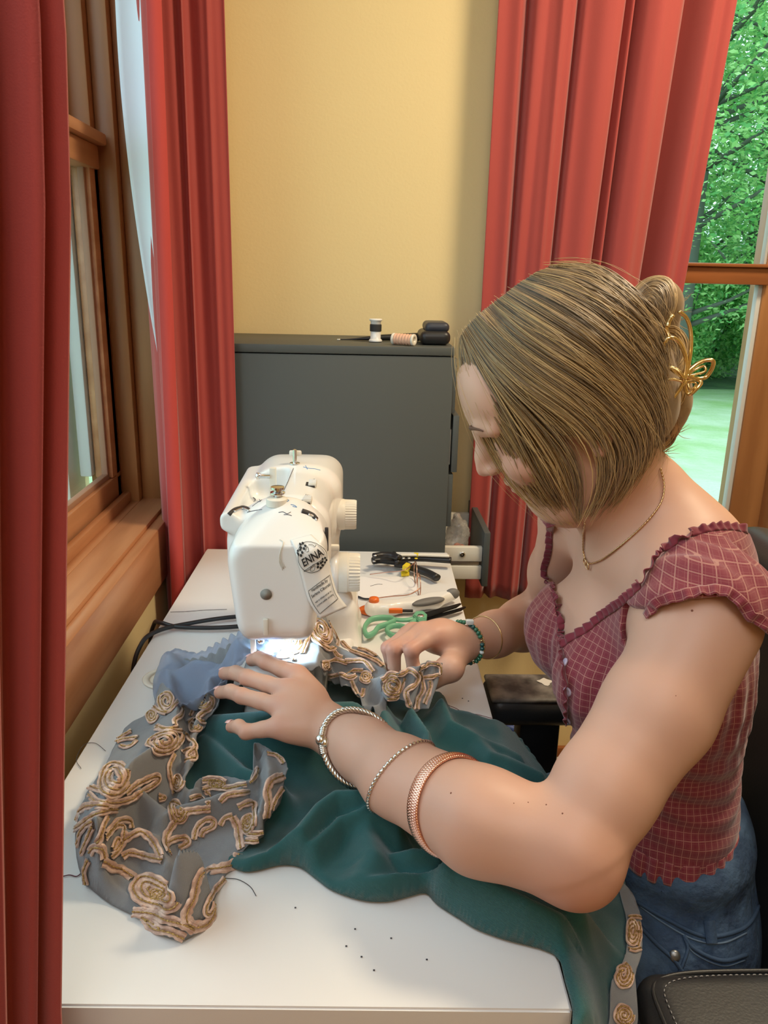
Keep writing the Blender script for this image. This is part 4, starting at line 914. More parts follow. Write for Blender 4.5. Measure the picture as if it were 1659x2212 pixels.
GD = [[(132, 495), (132, 590), (172, 760), (240, 940), (330, 1100), (420, 1230), (540, 1350)],
      [(140, 490), (150, 620), (230, 830), (340, 1020), (440, 1180), (540, 1300), (640, 1390)],
      [(150, 470), (240, 640), (350, 820), (450, 980), (530, 1130), (610, 1280), (700, 1385)],
      [(180, 430), (300, 590), (470, 740), (640, 850), (780, 980), (830, 1120), (800, 1260), (740, 1370)],
      [(230, 380), (380, 540), (560, 680), (740, 800), (870, 930), (920, 1080), (890, 1220), (800, 1350)],
      [(290, 330), (450, 480), (650, 610), (830, 740), (970, 880), (1030, 1030), (1000, 1160), (900, 1290)],
      [(360, 280), (540, 400), (750, 540), (930, 700), (1050, 850), (1090, 980), (1070, 1080), (1020, 1140)],
      [(430, 225), (620, 320), (820, 450), (980, 620), (1080, 760), (1110, 860), (1125, 960)],
      [(500, 180), (700, 240), (880, 360), (1020, 500), (1090, 620), (1120, 720)],
      [(580, 145), (760, 180), (920, 290), (1040, 430), (1100, 540), (1120, 640)],
      [(640, 128), (800, 150), (950, 250), (1060, 370), (1110, 460), (1125, 560)]]
G3 = np.array([env3(g, NS, evB) for g in GD]); CEN = H + Fw * -.01 + Up * .01
def strands(name, P, R, tone, parent, kind=None, taper=True):
    # P: strands x points x 3
    S, n, _ = P.shape; T = np.gradient(P, axis=1); T /= np.linalg.norm(T, axis=2)[..., None] + 1e-9; u = _n(v3(.3, -.9, .4)); A = np.cross(T, u); A /= np.linalg.norm(A, axis=2)[..., None] + 1e-9; Bv = np.cross(T, A)
    r = np.asarray(R)[:, None] * (np.minimum(1, 1.35 - np.linspace(0, 1, n) ** 2 * 1.1)[None] if taper else np.ones((1, n)))
    V = np.stack([P + r[..., None] * (math.cos(a) * A + math.sin(a) * Bv) for a in (0, 2.094, 4.189)], 2)
    s, i, k = np.meshgrid(np.arange(S), np.arange(n - 1), np.arange(3), indexing='ij'); a = (s * n + i) * 3; k2 = (k + 1) % 3
    Q = np.stack([a + k, a + k2, a + 3 + k2, a + 3 + k], -1).reshape(-1, 4); o = meshnp(name, V.reshape(-1, 3), Q, HAIR, parent)
    attr(o, 'tone', np.repeat(np.asarray(tone).reshape(S, n), 3, axis=1).reshape(-1) if np.ndim(tone) == 2 else np.repeat(tone, n * 3))
    if kind: o['kind'] = kind
    return o
def interp_strands(G, w, jit, lift, r):
    i = np.clip(w.astype(int), 0, len(G) - 2); f = (w - i)[:, None, None]; P = G[i] * (1 - f) + G[i + 1] * f; S, n = len(w), G.shape[1]; t = np.linspace(0, 1, n)
    out = P - CEN; out /= np.linalg.norm(out, axis=2)[..., None]
    P = P + out * (lift[:, None] * (.3 + .7 * np.sin(np.clip(t, 0, 1) * math.pi * .6 + .3))[None])[..., None]
    ph = r.random((S, 3, 3)) * 6.28; wv = sum(np.sin(t[None, :, None] * (3 + 4 * k) + ph[:, None, :, k]) / (1 + k) for k in range(3))
    P = P + wv * (jit[:, None] * (.15 + t[None] * .85))[..., None]; return P
rr = np.random.default_rng(11); nS = 5200
w = rr.random(nS) ** .95 * 9.98; clump = np.round(w * 9) / 9; w = np.clip(w * .45 + clump * .55, 0, 9.98)
dense = (w > 3.0) | (rr.random(nS) < .05 + .05 * np.clip(w, 0, 3) ** 2 ); w = w[dense]; nS = len(w)
P = interp_strands(G3, w, .0018 + .0040 * rr.random(nS) ** 3, .0005 + .006 * rr.random(nS) ** 1.6, rr)
# strands crossing the cheek are fewer: many end early at the ear
t = np.linspace(0, 1, NS); early = (w > 2.6) & (w < 6.6) & (rr.random(nS) < .90)
for s in np.where(early)[0]:
    e = .50 + .20 * rr.random(); P[s] = np.stack([np.interp(t * e, t, P[s][:, k]) for k in range(3)], 1)
tone = np.clip(.12 + .45 * rr.random((nS, 1)) ** 1.3 + .38 * t[None] * (1 - .06 * w[:, None]) + .16 * np.sin(w[:, None] * 9), 0, 1)
strands('hair_strands', P, .00042 + .0003 * rr.random(nS), tone, hair, 'stuff')
# far side curtain of hair and flyaways along the crown
n3 = 110; w3 = rr.random(n3) * 10; P = interp_strands(G3, w3, .006 + .008 * rr.random(n3) ** 2, .004 + .012 * rr.random(n3) ** 2, rr)
strands('flyaway_hair', P, np.full(n3, .00017), .6 + .4 * rr.random(n3), hair, 'stuff')
# bun held by the claw, nape hair swept up
BN = Field((.20, .68, 1.06), (.40, .84, 1.32), .0028); bc = at(1420, 655, Y=.762)
BN.ell(bc, (.0225, .026, .0225)); BN.ell(at(1395, 690, Y=.765), (.022, .03, .026), k=.02); BN.chain([at(1430, 735, Y=.762), at(1440, 800, Y=.758), at(1440, 870, Y=.76), at(1432, 925, Y=.765)], [.016, .018, .018, .014], .014); BN.ell(at(1405, 860, Y=.77), (.03, .035, .04), k=.02)
V, Q = BN.mesh(1); bun = meshnp('bun', V, Q, HAIR, per); attr(bun, 'tone', .35 + .12 * rng.random(len(V))); bnB = bvh(V, Q)
BG = [[[(975, 265), (1030, 205), (1100, 180), (1160, 190), (1195, 250), (1190, 330), (1160, 400)], [(1000, 300), (1050, 240), (1100, 225), (1135, 260), (1145, 330), (1130, 400)], [(1010, 330), (1050, 300), (1080, 310), (1095, 350), (1090, 400)]],
      [[(1130, 450), (1170, 420), (1220, 450), (1250, 520), (1240, 600), (1200, 660)], [(1125, 520), (1160, 500), (1195, 540), (1200, 600), (1160, 680)], [(1110, 580), (1140, 570), (1160, 620), (1130, 690)]],
      [[(1100, 700), (1150, 660), (1210, 680), (1240, 740), (1215, 810), (1150, 850)], [(1100, 760), (1150, 740), (1190, 770), (1170, 820), (1110, 850)], [(1095, 800), (1120, 790), (1140, 810), (1110, 840)]],
      [[(1080, 1080), (1130, 1040), (1180, 1000), (1205, 930), (1200, 850), (1180, 790)], [(1060, 1040), (1110, 980), (1150, 920), (1160, 850), (1150, 800)], [(1040, 980), (1080, 930), (1110, 880), (1120, 830)]]]
for g in BG:
    G = np.array([env3(q, NS, bnB) for q in g]); n4 = 340; w4 = rr.random(n4) * 1.98; CEN = G.reshape(-1, 3).mean(0) + v3(0, .03, 0)
    P = interp_strands(G, w4, .0008 + .0012 * rr.random(n4), .0004 + .002 * rr.random(n4), rr); strands('hair_strands', P, .0004 + .0003 * rr.random(n4), np.clip(.25 + .35 * rr.random(n4) + .3 * (w4 < .5), 0, 1), bun, 'stuff')
# wisps sticking out of the bun
Wp = []
for k in range(46):
    z0 = [(1190, 330), (1180, 400), (1200, 850), (1190, 950), (1130, 1050)][k % 5]; a = rr.uniform(-.9, .7); L = rr.uniform(30, 95); pts = [(z0[0], z0[1] + rr.uniform(-25, 25)), (z0[0] + L * .5, z0[1] + L * .5 * a), (z0[0] + L, z0[1] + L * a - rr.uniform(0, 30))]
    P0 = resample(catmull(zz(pts), 8), NS); Wp.append([at(x, y, Y=.755) for x, y in P0])
strands('flyaway_hair', np.array(Wp), np.full(len(Wp), .0003), np.full(len(Wp), .8), bun, 'stuff')

# ---------------------------------------------------------------- gold butterfly claw in the bun
gold = mat('polished_gold', srgb(236, 214, 160), .22, 1)
cw = empty('hair_claw', at(1470, 800, Y=.73), 'gold butterfly hair claw holding the blonde bun', 'hair claw')
def zt(pts, r, nm, Y=.728, closed=False):
    c = catmull(zz(pts), 8, closed); return tube(nm, [at(x, y, Y=Y + .002 * math.sin(i * .2)) for i, (x, y) in enumerate(c)], r, gold, cw, 8, closed)
zt([(1100, 852), (1175, 795), (1235, 710), (1268, 590), (1275, 470), (1255, 390), (1215, 352)], .0018, 'outer_arch', .712)
zt([(1242, 680), (1250, 590), (1215, 505), (1165, 485), (1135, 530), (1140, 590), (1180, 640), (1242, 682)], .0019, 'wing', .700)
zt([(1158, 430), (1165, 400), (1185, 370)], .002, 'hinge', .702); zt([(1165, 480), (1152, 435), (1180, 375)], .0017, 'arm', .702)
zt([(1105, 668), (1150, 632), (1205, 645), (1243, 690)], .0018, 'prong', .698); zt([(1105, 738), (1165, 692), (1240, 702)], .0013, 'prong', .698); zt([(1112, 636), (1150, 622)], .0025, 'prong', .697)
zt([(1252, 668), (1290, 625), (1345, 597), (1385, 600), (1378, 640), (1345, 682), (1295, 686)], .0019, 'wing', .718, True); zt([(1262, 668), (1300, 640), (1340, 625), (1345, 650), (1305, 664)], .0011, 'wing_detail', .718, True)
zt([(1248, 700), (1290, 688), (1325, 705), (1305, 735), (1270, 765), (1248, 745)], .0018, 'wing', .718, True); zt([(1262, 712), (1290, 705), (1300, 720), (1272, 742)], .0011, 'wing_detail', .718, True)
zt([(1230, 690), (1262, 690)], .0024, 'body', .718)

# ---------------------------------------------------------------- jewellery
silver = mat('silver', srgb(215, 212, 205), .22, 1); rose = mat('rose_gold', srgb(238, 186, 164), .25, 1)
nk = empty('necklace', at(1270, 1218, Y=.79), 'fine gold chain necklace with two small linked rings at the throat', 'necklace')
P, Nn = linehits([(1424, 1012), (1433, 1050), (1426, 1088), (1395, 1130), (1350, 1172), (1312, 1202), (1290, 1214), (1276, 1217)], [bB], 110, .0014); P = smooth3(P, 3)
pg = mat('chain_gold', srgb(206, 176, 134), .25, 1)
tube('chain', P, .0009 * (1 + .35 * np.sin(np.arange(len(P)) * 2.1)), pg, nk, 6)
P, Nn = linehits([(1262, 1128), (1262, 1160), (1263, 1190), (1267, 1210)], [bB], 40, .0014); tube('chain', P, .0009 * (1 + .35 * np.sin(np.arange(len(P)) * 2.1)), pg, nk, 6)
for x, y, r_ in ((1268, 1213, .0036), (1273, 1221, .0040)):
    h = hit(bB, x, y, .0022); t1 = _n(np.cross(h[1], v3(0, 0, 1))); t2 = np.cross(h[1], t1); a = np.linspace(0, 6.283, 24, endpoint=False); tube('ring', h[0] + np.outer(np.cos(a), t1) * r_ + np.outer(np.sin(a), t2) * r_, .0008, pg, nk, 6, True)
def around(pts, axis_a, axis_b, n=72, off=.0015, straight=False):
    hs = [hit(bB, x, y) for x, y in pts]; hs = np.array([h[0] for h in hs if h is not None]); ax = axis_b - axis_a; L = ax @ ax
    m_ = hs.mean(0); c = axis_a + ax * (((m_ - axis_a) @ ax) / L); _, _, vt = np.linalg.svd(np.vstack([hs - m_])); nrm = vt[2]
    axn = _n(ax)
    if straight: nrm = axn.copy()
    elif abs(nrm @ axn) < .6 or len(hs) < 3:
        e = hs[-1] - hs[0]; nrm = _n(np.cross(e, _n(np.cross(axn, e))))
    if nrm @ axn < 0: nrm = -nrm
    c = c + axn * (((m_ - c) @ nrm) / (axn @ nrm)); u = _n(hs[0] - c - nrm * ((hs[0] - c) @ nrm)); v = np.cross(nrm, u); out = []
    for a in np.linspace(0, 2 * math.pi, n, endpoint=False):
        d = u * math.cos(a) + v * math.sin(a); q = bB.ray_cast(Vector(c + d * .001), Vector(d)); R_ = np.linalg.norm(np.array(q[0]) - c) if q[0] is not None else .03; out.append((min(R_, .055), d))
    R_ = np.array([o[0] for o in out])
    for _ in range(6): R_ = .5 * R_ + .25 * (np.roll(R_, 1) + np.roll(R_, -1))
    return np.array([c + o[1] * (r_ + off) for o, r_ in zip(out, R_)]), c, u, v
# twisted cuff
P, c, u, v = around([(787, 1542), (760, 1528), (730, 1547), (707, 1574), (703, 1600)], wrL, m3, 96, .0035)
cf = empty('cuff_bracelet', c, 'twisted silver cuff with two ball ends on the wrist nearest the viewer', 'bracelet')
pr = proj(P); gap = int(np.argmin(np.linalg.norm(pr - [704, 1601], axis=1) + 50 * (np.linalg.norm(P - CAM, axis=1) > np.linalg.norm(c - CAM)))); P = np.roll(P, -gap, 0); Pc = P[3:-2]
Pc = catmull(Pc, 3); T, N_, B_ = frames(Pc); s = np.r_[0, np.cumsum(np.linalg.norm(np.diff(Pc, axis=0), axis=1))]
for k in range(4):
    a = s / .016 * 2 * np.pi + k * np.pi / 2; tube('twisted_strand', Pc + (np.cos(a)[:, None] * N_ + np.sin(a)[:, None] * B_) * .0019, .0017, silver, cf, 6)
for i, sg, off in ((0, -1, v3(-.0, 0, .001)), (-1, 1, v3(.004, -.001, -.001))):
    e = Pc[i]; tdir = T[i] * sg; P_ = np.array([e + tdir * x for x in np.linspace(-.006, .0045, 22)]); tube('end_collar', P_, .0036 + .0008 * np.abs(np.sin(np.arange(22) * .9)), silver, cf, 14)
    bm = bmesh.new(); bmesh.ops.create_icosphere(bm, subdivisions=3, radius=.0060); [setattr(q_, 'co', q_.co + Vector(e + tdir * .0075 + off)) for q_ in bm.verts]; obj('ball_end', bm, silver, cf, True)
P, c, u, v = around([(897, 1607), (862, 1627), (828, 1664), (805, 1698)], wrL, m1, 90, .0010)
o = empty('bangle', c, 'thin faceted silver bangle on the forearm between two wider bracelets', 'bracelet'); P = catmull(P, 4, True); tube('band', P, .0015 * (1 + .28 * np.sin(np.arange(len(P)) * 1.1)), silver, o, 7, True)
P, c, u, v = around([(960, 1640), (943, 1645), (914, 1681), (898, 1718), (893, 1745)], wrL, m1, 110, .0006)
o = empty('bangle', c, 'wide woven rose gold bracelet nearest the elbow of the near arm', 'bracelet'); P = catmull(P, 3, True); T, N_, B_ = frames(P); cn = P - c; cn /= np.linalg.norm(cn, axis=1)[:, None]; Wd = _n(np.cross(u, v)); s = np.arange(len(P))
for k in range(6):
    a = s * 2 * np.pi / (len(P) / 20) + k * np.pi / 3; tube('woven_strand', P + cn * (.0012 + .0006 * np.cos(a * 2))[:, None] + Wd * (np.sin(a) * .0062)[:, None], .0014, rose, o, 6, True)
# beaded bracelet and fine bangle on the far wrist
P, c, u, v = around([(1000, 1372), (1041, 1381), (1056, 1409), (1051, 1434), (1020, 1457)], wrR, elR, 160, .0030, True)
bd = empty('bead_bracelet', c, 'green and gold beaded bracelet on the far wrist', 'bracelet'); gb = [mat('green_glass_bead', srgb(40, 112, 88), .12, Coat_Weight=.6), mat('teal_bead', srgb(30, 84, 84), .15, Coat_Weight=.6), mat('pale_bead', srgb(212, 222, 224), .15), gold]
L = np.linalg.norm(np.roll(P, -1, 0) - P, axis=1).sum(); nb = int(L / .0052); Pb = resample(np.vstack([P, P[:1]]), nb + 1)[:-1]
def bead_mesh(nm, mt, sx, r_):
    V, F = lathe([(r_ * .35, -sx), (r_ * .85, -sx * .6), (r_, 0), (r_ * .85, sx * .6), (r_ * .35, sx)], 10); me = bpy.data.meshes.new(nm); me.from_pydata([tuple(q_) for q_ in V], [], F); me.materials.append(mt); me.polygons.foreach_set('use_smooth', [True] * len(me.polygons)); return me
bms = [bead_mesh('bead', g_, .0026 if i != 3 else .0012, .0033 if i != 3 else .0022) for i, g_ in enumerate(gb)]
for i in range(nb):
    k = 0 if i % 7 in (0, 1, 2) else 3 if i % 7 in (3,) else 1 if i % 7 in (4, 5) else (2 if i % 21 == 6 else 0)
    o = bpy.data.objects.new('bead', bms[k]); COL.objects.link(o); o.parent = bd; d = Pb[(i + 1) % nb] - Pb[i - 1]; o.rotation_euler = Vector(d).to_track_quat('Z', 'Y').to_euler(); o.location = Pb[i] - c
P2 = P + _n(np.cross(u, v)) * .0045 * (1 if (np.cross(u, v) @ (elR - wrR)) > 0 else -1); P2 = catmull(P2, 2, True); tube('gold_seed_beads', P2, .0011 * (1 + .5 * np.sin(np.arange(len(P2)) * 1.5)), gold, bd, 6, True)
h = Pb[np.argmin(np.linalg.norm(proj(Pb) - [1003, 1368], axis=1))]; bx('charm', (h[0] - .006, h[0] + .004, h[1] - .003, h[1] + .004, h[2] + .001, h[2] + .007), gb[2], bd, .001)
P, c, u, v = around([(1052, 1354), (1072, 1352), (1102, 1374), (1115, 1411), (1108, 1438)], wrR, elR, 80, .0008, True)
o = empty('bangle', c, 'very thin gold bangle on the far forearm', 'bracelet'); tube('band', catmull(P, 3, True), .0008, gold, o, 6, True)
# ---------------------------------------------------------------- teal garment with lace trim lying on the desk and lap
gar = empty('garment', at(800, 1750, Z=.75), 'half sewn teal garment with grey lace and rose gold ribbon on the desk', 'garment')
def clothmat(name, col, col2, scale, alpha=None, bump=.5):
    m = mat(name, col, .85, Sheen_Weight=.25); t = m.node_tree; n = t.nodes; l = t.links; b = n['Principled BSDF']
    tc = n.new('ShaderNodeTexCoord'); w1 = n.new('ShaderNodeTexWave'); w1.inputs['Scale'].default_value = scale; w1.inputs['Distortion'].default_value = .6; w1.bands_direction = 'DIAGONAL'
    w2 = n.new('ShaderNodeTexNoise'); w2.inputs['Scale'].default_value = scale * 2.2
    l.new(tc.outputs['Object'], w1.inputs[0]); l.new(tc.outputs['Object'], w2.inputs[0]); a = n.new('ShaderNodeMath'); a.operation = 'ADD'; l.new(w1.outputs['Fac'], a.inputs[0]); l.new(w2.outputs[0], a.inputs[1])
    bp = n.new('ShaderNodeBump'); bp.inputs['Strength'].default_value = bump; bp.inputs['Distance'].default_value = .0006; l.new(a.outputs[0], bp.inputs['Height']); l.new(bp.outputs[0], b.inputs['Normal'])
    mx = n.new('ShaderNodeMix'); mx.data_type = 'RGBA'; mx.inputs[6].default_value = (*col, 1); mx.inputs[7].default_value = (*col2, 1); l.new(w2.outputs[0], mx.inputs[0]); l.new(mx.outputs[2], b.inputs['Base Color'])
    if alpha: b.inputs['Alpha'].default_value = alpha
    return m
TEAL = clothmat('teal_twill', srgb(24, 76, 78), srgb(30, 88, 88), 420)
LACE = clothmat('grey_tulle', srgb(140, 142, 146), srgb(162, 164, 168), 700, .93, .8)
TULLE = clothmat('sheer_blue_tulle', srgb(142, 158, 188), srgb(160, 174, 200), 700, .5, .5)
RIB = mat('rose_gold_satin', srgb(232, 202, 184), .36, .12, Sheen_Weight=.4, bump=.7, bscale=700, dist=.0008, var=srgb(180, 140, 120), vscale=90)
CORD = mat('gold_glitter_cord', srgb(232, 200, 130), .25, .75, bump=1.0, bscale=1500, dist=.001, var=srgb(140, 108, 60), vscale=900)
def overarm(X2, z, h=.8425):
    # cloth rests on the free arm of the machine
    mk = sstep(.070 - np.abs(X2[..., 0] + .092), 0, .022) * sstep(X2[..., 1], .815, .848); return np.maximum(z, z * (1 - mk) + h * mk)
def ridge(X2, pts, wo, wi, k=2.0):
    # tent-like ridge along px points (px, py, Z); wo / wi: widths on the right and on the left of the direction of travel
    pl = np.array([at(x, y, Z=z) for x, y, z in pts]); D, T = segdist(X2, pl); i = np.clip(T.astype(int), 0, len(pl) - 2); f = T - i
    a = pl[i][..., :2]; b = pl[i + 1][..., :2]; ab = b - a; d = X2 - a; side = ab[..., 0] * d[..., 1] - ab[..., 1] * d[..., 0]
    hgt = pl[i][..., 2] * (1 - f) + pl[i + 1][..., 2] * f; w = np.where(side > 0, wi, wo); return hgt, np.exp(-(D / w) ** k)
def hcloth(name, zf, poly, lo, hi, h, m, parent, droop=.010, zd=.7535, off=0):
    # poly: picture points (x, y[, z]); the outline is first turned into a plan outline at its own height
    pw = []
    for q in poly:
        if len(q) == 3: pw.append(at(q[0], q[1], Z=q[2])); continue
        z = zd
        for _ in range(12):
            p = at(q[0], q[1], Z=z)
            if droop and p[0] < .172: z = .6 * z + .4 * zd
            else: z = .5 * z + .5 * float(zf(p[None, :2])[0])
        pw.append(at(q[0], q[1], Z=z))
    pw = np.array(pw); pw = catmull(pw, 3, True); xs = np.arange(lo[0], hi[0], h); ys = np.arange(lo[1], hi[1], h); X2 = np.stack(np.meshgrid(xs, ys, indexing='ij'), -1)
    d, near = polydist(X2, pw[:, :2]); c = d < 0; ins = c; nx_, ny_ = ins.shape; c = ins[:-1, :-1] | ins[1:, :-1] | ins[1:, 1:] | ins[:-1, 1:]
    XY = np.where((d > 0)[..., None] & (d < 3 * h)[..., None], near, X2); Z = zf(XY)
    # height of the nearest outline point
    F2 = XY.reshape(-1, 2); zb = np.zeros(len(F2)); wsum = np.zeros(len(F2))
    for q in pw: w_ = 1 / (((F2 - q[:2]) ** 2).sum(1) + 1e-5) ** 2; zb += w_ * q[2]; wsum += w_
    zb = (zb / wsum).reshape(Z.shape)
    if droop:
        k = np.sqrt(sstep(-d, -.0004, droop)) * .96 + .04; k = np.where(d >= 0, 0, k); Z = zb + (Z - zb) * k
    V = np.concatenate([XY, Z[..., None]], -1).reshape(-1, 3)
    I, J_ = np.where(c); a = I * ny_ + J_; Q = np.stack([a, a + ny_, a + ny_ + 1, a + 1], 1); u, inv = np.unique(Q.ravel(), return_inverse=True); V = V[u]; Q = inv.reshape(-1, 4)
    V = V + np.array([0, 0, off]); o = meshnp(name, V, Q, m, parent); o.modifiers.new('s', 'SOLIDIFY').thickness = .0009; return o, V, Q
G_ = lambda L: [(500 + x / 2.212, 1560 + y / 2.212, z) for x, y, z in L]
def lapz(X2):
    x, y = X2[..., 0], X2[..., 1]; over = sstep(x, .172, .235); near = sstep(.545 - y, 0, .16)
    return .0075 * 0 + .757 - over * (.052 + .02 * sstep(x, .22, .30)) - over * near * .26 * sstep(x, .174, .215)
def zgreen(X2):
    z = lapz(X2) + .004 * vnoise(X2, .05, 2) + .002 * vnoise(X2, .02, 3)
    base = z.copy()
    for pts, wo, wi in [
        (G_([(40, 690, .765), (200, 590, .785), (330, 480, .795), (420, 360, .805), (500, 300, .81), (620, 300, .81), (760, 380, .80)]), .012, .017),
        (G_([(250, 640, .768), (400, 560, .782), (520, 440, .792), (640, 410, .795), (800, 470, .79)]), .008, .010),
        (G_([(640, 480, .785), (680, 600, .785), (640, 700, .775)]), .018, .018),
        (G_([(740, 640, .768), (860, 590, .785), (1000, 590, .79)]), .008, .010),
        (G_([(560, 790, .766), (760, 720, .785), (960, 660, .796), (1080, 660, .80), (1250, 740, .80), (1420, 830, .796), (1560, 900, .785)]), .010, .016),
        (G_([(330, 690, .763), (470, 760, .770), (640, 790, .774), (760, 800, .774), (900, 770, .776), (1020, 760, .776)]), .010, .008),
        (G_([(980, 820, .764), (1150, 850, .772), (1320, 920, .772), (1500, 960, .768)]), .011, .009),
        ([(820, 1505, .80), (838, 1560, .80), (862, 1620, .79)], .012, .02),
        ([(890, 1520, .80), (925, 1570, .80), (930, 1640, .79)], .012, .008),
        ([(955, 1502, .79), (975, 1550, .785), (1040, 1590, .775), (1120, 1625, .76)], .013, .010),
        ([(1000, 1570, .77), (1060, 1620, .775), (1170, 1660, .76)], .012, .014),
        ([(1250, 1930, .78), (1290, 2000, .72), (1310, 2080, .66)], .016, .02),
        ([(450, 1540, .785), (560, 1525, .815), (650, 1505, .825), (760, 1505, .812)], .030, .022),
        ([(440, 1590, .775), (520, 1650, .785), (600, 1680, .79)], .014, .014)]:
        hh, g = ridge(X2, pts, wo, wi); z = np.maximum(z, base + (hh - base) * g) * .75 + (z + np.maximum(0, hh - base) * g * .5) * .25
    return z
GP = [(392, 1700), (400, 1620), (440, 1540), (470, 1500), (560, 1470), (700, 1470), (800, 1490), (835, 1510), (900, 1500), (952, 1496), (975, 1532), (1015, 1540), (1060, 1556), (1110, 1580), (1150, 1628), (1195, 1690), (1220, 1712), (1280, 1780), (1330, 1850), (1352, 1912), (1360, 1990), (1356, 2060), (1322, 2120), (1318, 2260), (1240, 2260), (1237, 2186), (1220, 2120), (1197, 2062), (1090, 2030), (1030, 2008), (940, 1976), (925, 1933), (880, 1938), (835, 1948), (780, 1945), (720, 1925), (690, 1905), (655, 1878), (632, 1870), (600, 1870), (550, 1882), (515, 1880), (470, 1850), (430, 1780)]
GP = GP[:30] + [(1000, 1990), (945, 1955), (920, 1930), (880, 1938), (835, 1948), (780, 1945), (720, 1925), (690, 1905), (655, 1878), (632, 1870), (600, 1870), (550, 1882), (515, 1880), (470, 1850), (430, 1780)]
go, gV, gQ = hcloth('skirt_cloth', zgreen, GP, (-.24, .34), (.36, 1.0), .0026, TEAL, gar, droop=.007)
# lace trim loop
L_ = lambda L: [(150 + x / 3.386, 1560 + y / 3.386) for x, y in L]
T_ = lambda L: [(140 + x / 2.9625, 1300 + y / 2.9625) for x, y in L]
R_ = lambda L: [(560 + x / 3.77, 1300 + y / 3.77) for x, y in L]
LP = [(600, 1388, .85), (560, 1384, .84), (500, 1392, .82), (440, 1420, .785), (390, 1425, .765), (350, 1445, .755), (338, 1500, .754), (328, 1545), (316, 1570), (277, 1578), (233, 1605), (225, 1628), (194, 1657), (171, 1708), (162, 1767), (165, 1852), (182, 1908), (192, 1917), (238, 1953), (315, 1991), (357, 2024), (401, 2030), (439, 2003), (460, 1979), (463, 1944), (487, 1891), (516, 1855), (524, 1838, .758), (543, 1820, .765), (569, 1808, .77), (571, 1784, .775), (574, 1770, .78), (605, 1737, .785), (614, 1687, .79), (617, 1646, .795), (557, 1604, .80), (549, 1619, .795), (543, 1684, .79), (493, 1678, .785), (433, 1681, .782), (418, 1704, .782), (404, 1704, .782), (401, 1678, .785), (423, 1640, .785), (425, 1590, .79), (442, 1572, .79), (445, 1556, .79), (472, 1516, .80), (478, 1469, .812), (535, 1415, .835), (600, 1405, .85)]
def zlace(X2):
    z = .757 + .005 * (vnoise(X2, .03, 5) + .5) + .004 * vnoise(X2, .012, 6)
    rid = [([(360, 1470, .785), (385, 1530, .80), (370, 1585, .812), (290, 1640, .822), (232, 1715, .822), (205, 1790, .815), (193, 1835, .82), (222, 1860, .820), (290, 1888, .825), (380, 1832, .835), (440, 1795, .838), (500, 1768, .835), (545, 1735, .825), (578, 1680, .812), (572, 1620, .80)], .008, .042),
           ([(455, 1490, .80), (425, 1560, .80), (412, 1620, .797), (402, 1690, .79)], .010, .012),
           ([(350, 1460, .785), (430, 1450, .805), (500, 1435, .825), (590, 1395, .85)], .020, .018),
           ([(250, 1790, .79), (330, 1800, .785), (360, 1860, .78)], .010, .01), ([(350, 1760, .79), (385, 1740, .79), (430, 1730, .79), (520, 1700, .795)], .010, .012),
           ([(300, 1700, .80), (345, 1740, .79), (350, 1800, .775)], .01, .01)]
    # walking order keeps the outer side on the right
    for pts, w1_, w2_ in rid:
        hh, g = ridge(X2, pts, w1_, w2_, 1.7) if len(pts) < 9 else ridge(X2, pts, w2_, w1_, 1.35); z = np.maximum(z, z * (1 - g) + hh * g)
    D, T = segdist(X2, np.array([at(x, y, Z=.79) for x, y in [(478, 1469), (472, 1516), (440, 1560), (425, 1600), (423, 1640), (401, 1690), (430, 1700), (493, 1682), (545, 1684), (549, 1619)]]))
    z += .0055 * np.sin(T * 14) * np.exp(-(D / .013) ** 2) + .0035 * vnoise(X2, .008, 8) * np.exp(-(D / .02) ** 2)
    D, T = segdist(X2, np.array([at(x, y, Z=.80) for x, y in [(535, 1415), (500, 1450), (478, 1475)]])); z += .0012 * np.sin(np.arctan2(X2[..., 1] - .88, X2[..., 0] + .15) * 13) * np.exp(-(D / .035) ** 2)
    D, T = segdist(X2, np.array([at(x, y, Z=.78) for x, y in [(170, 1740), (190, 1850), (220, 1930)]])); z += .004 * np.sin(X2[..., 1] * 420 + X2[..., 0] * 200) * np.exp(-(D / .022) ** 2)
    return overarm(X2, z, .841)
lo_, lV, lQ = hcloth('lace_trim', zlace, LP, (-.27, .50), (-.03, 1.06), .0022, LACE, gar, droop=.014, zd=.752); lB = bvh(lV, lQ)
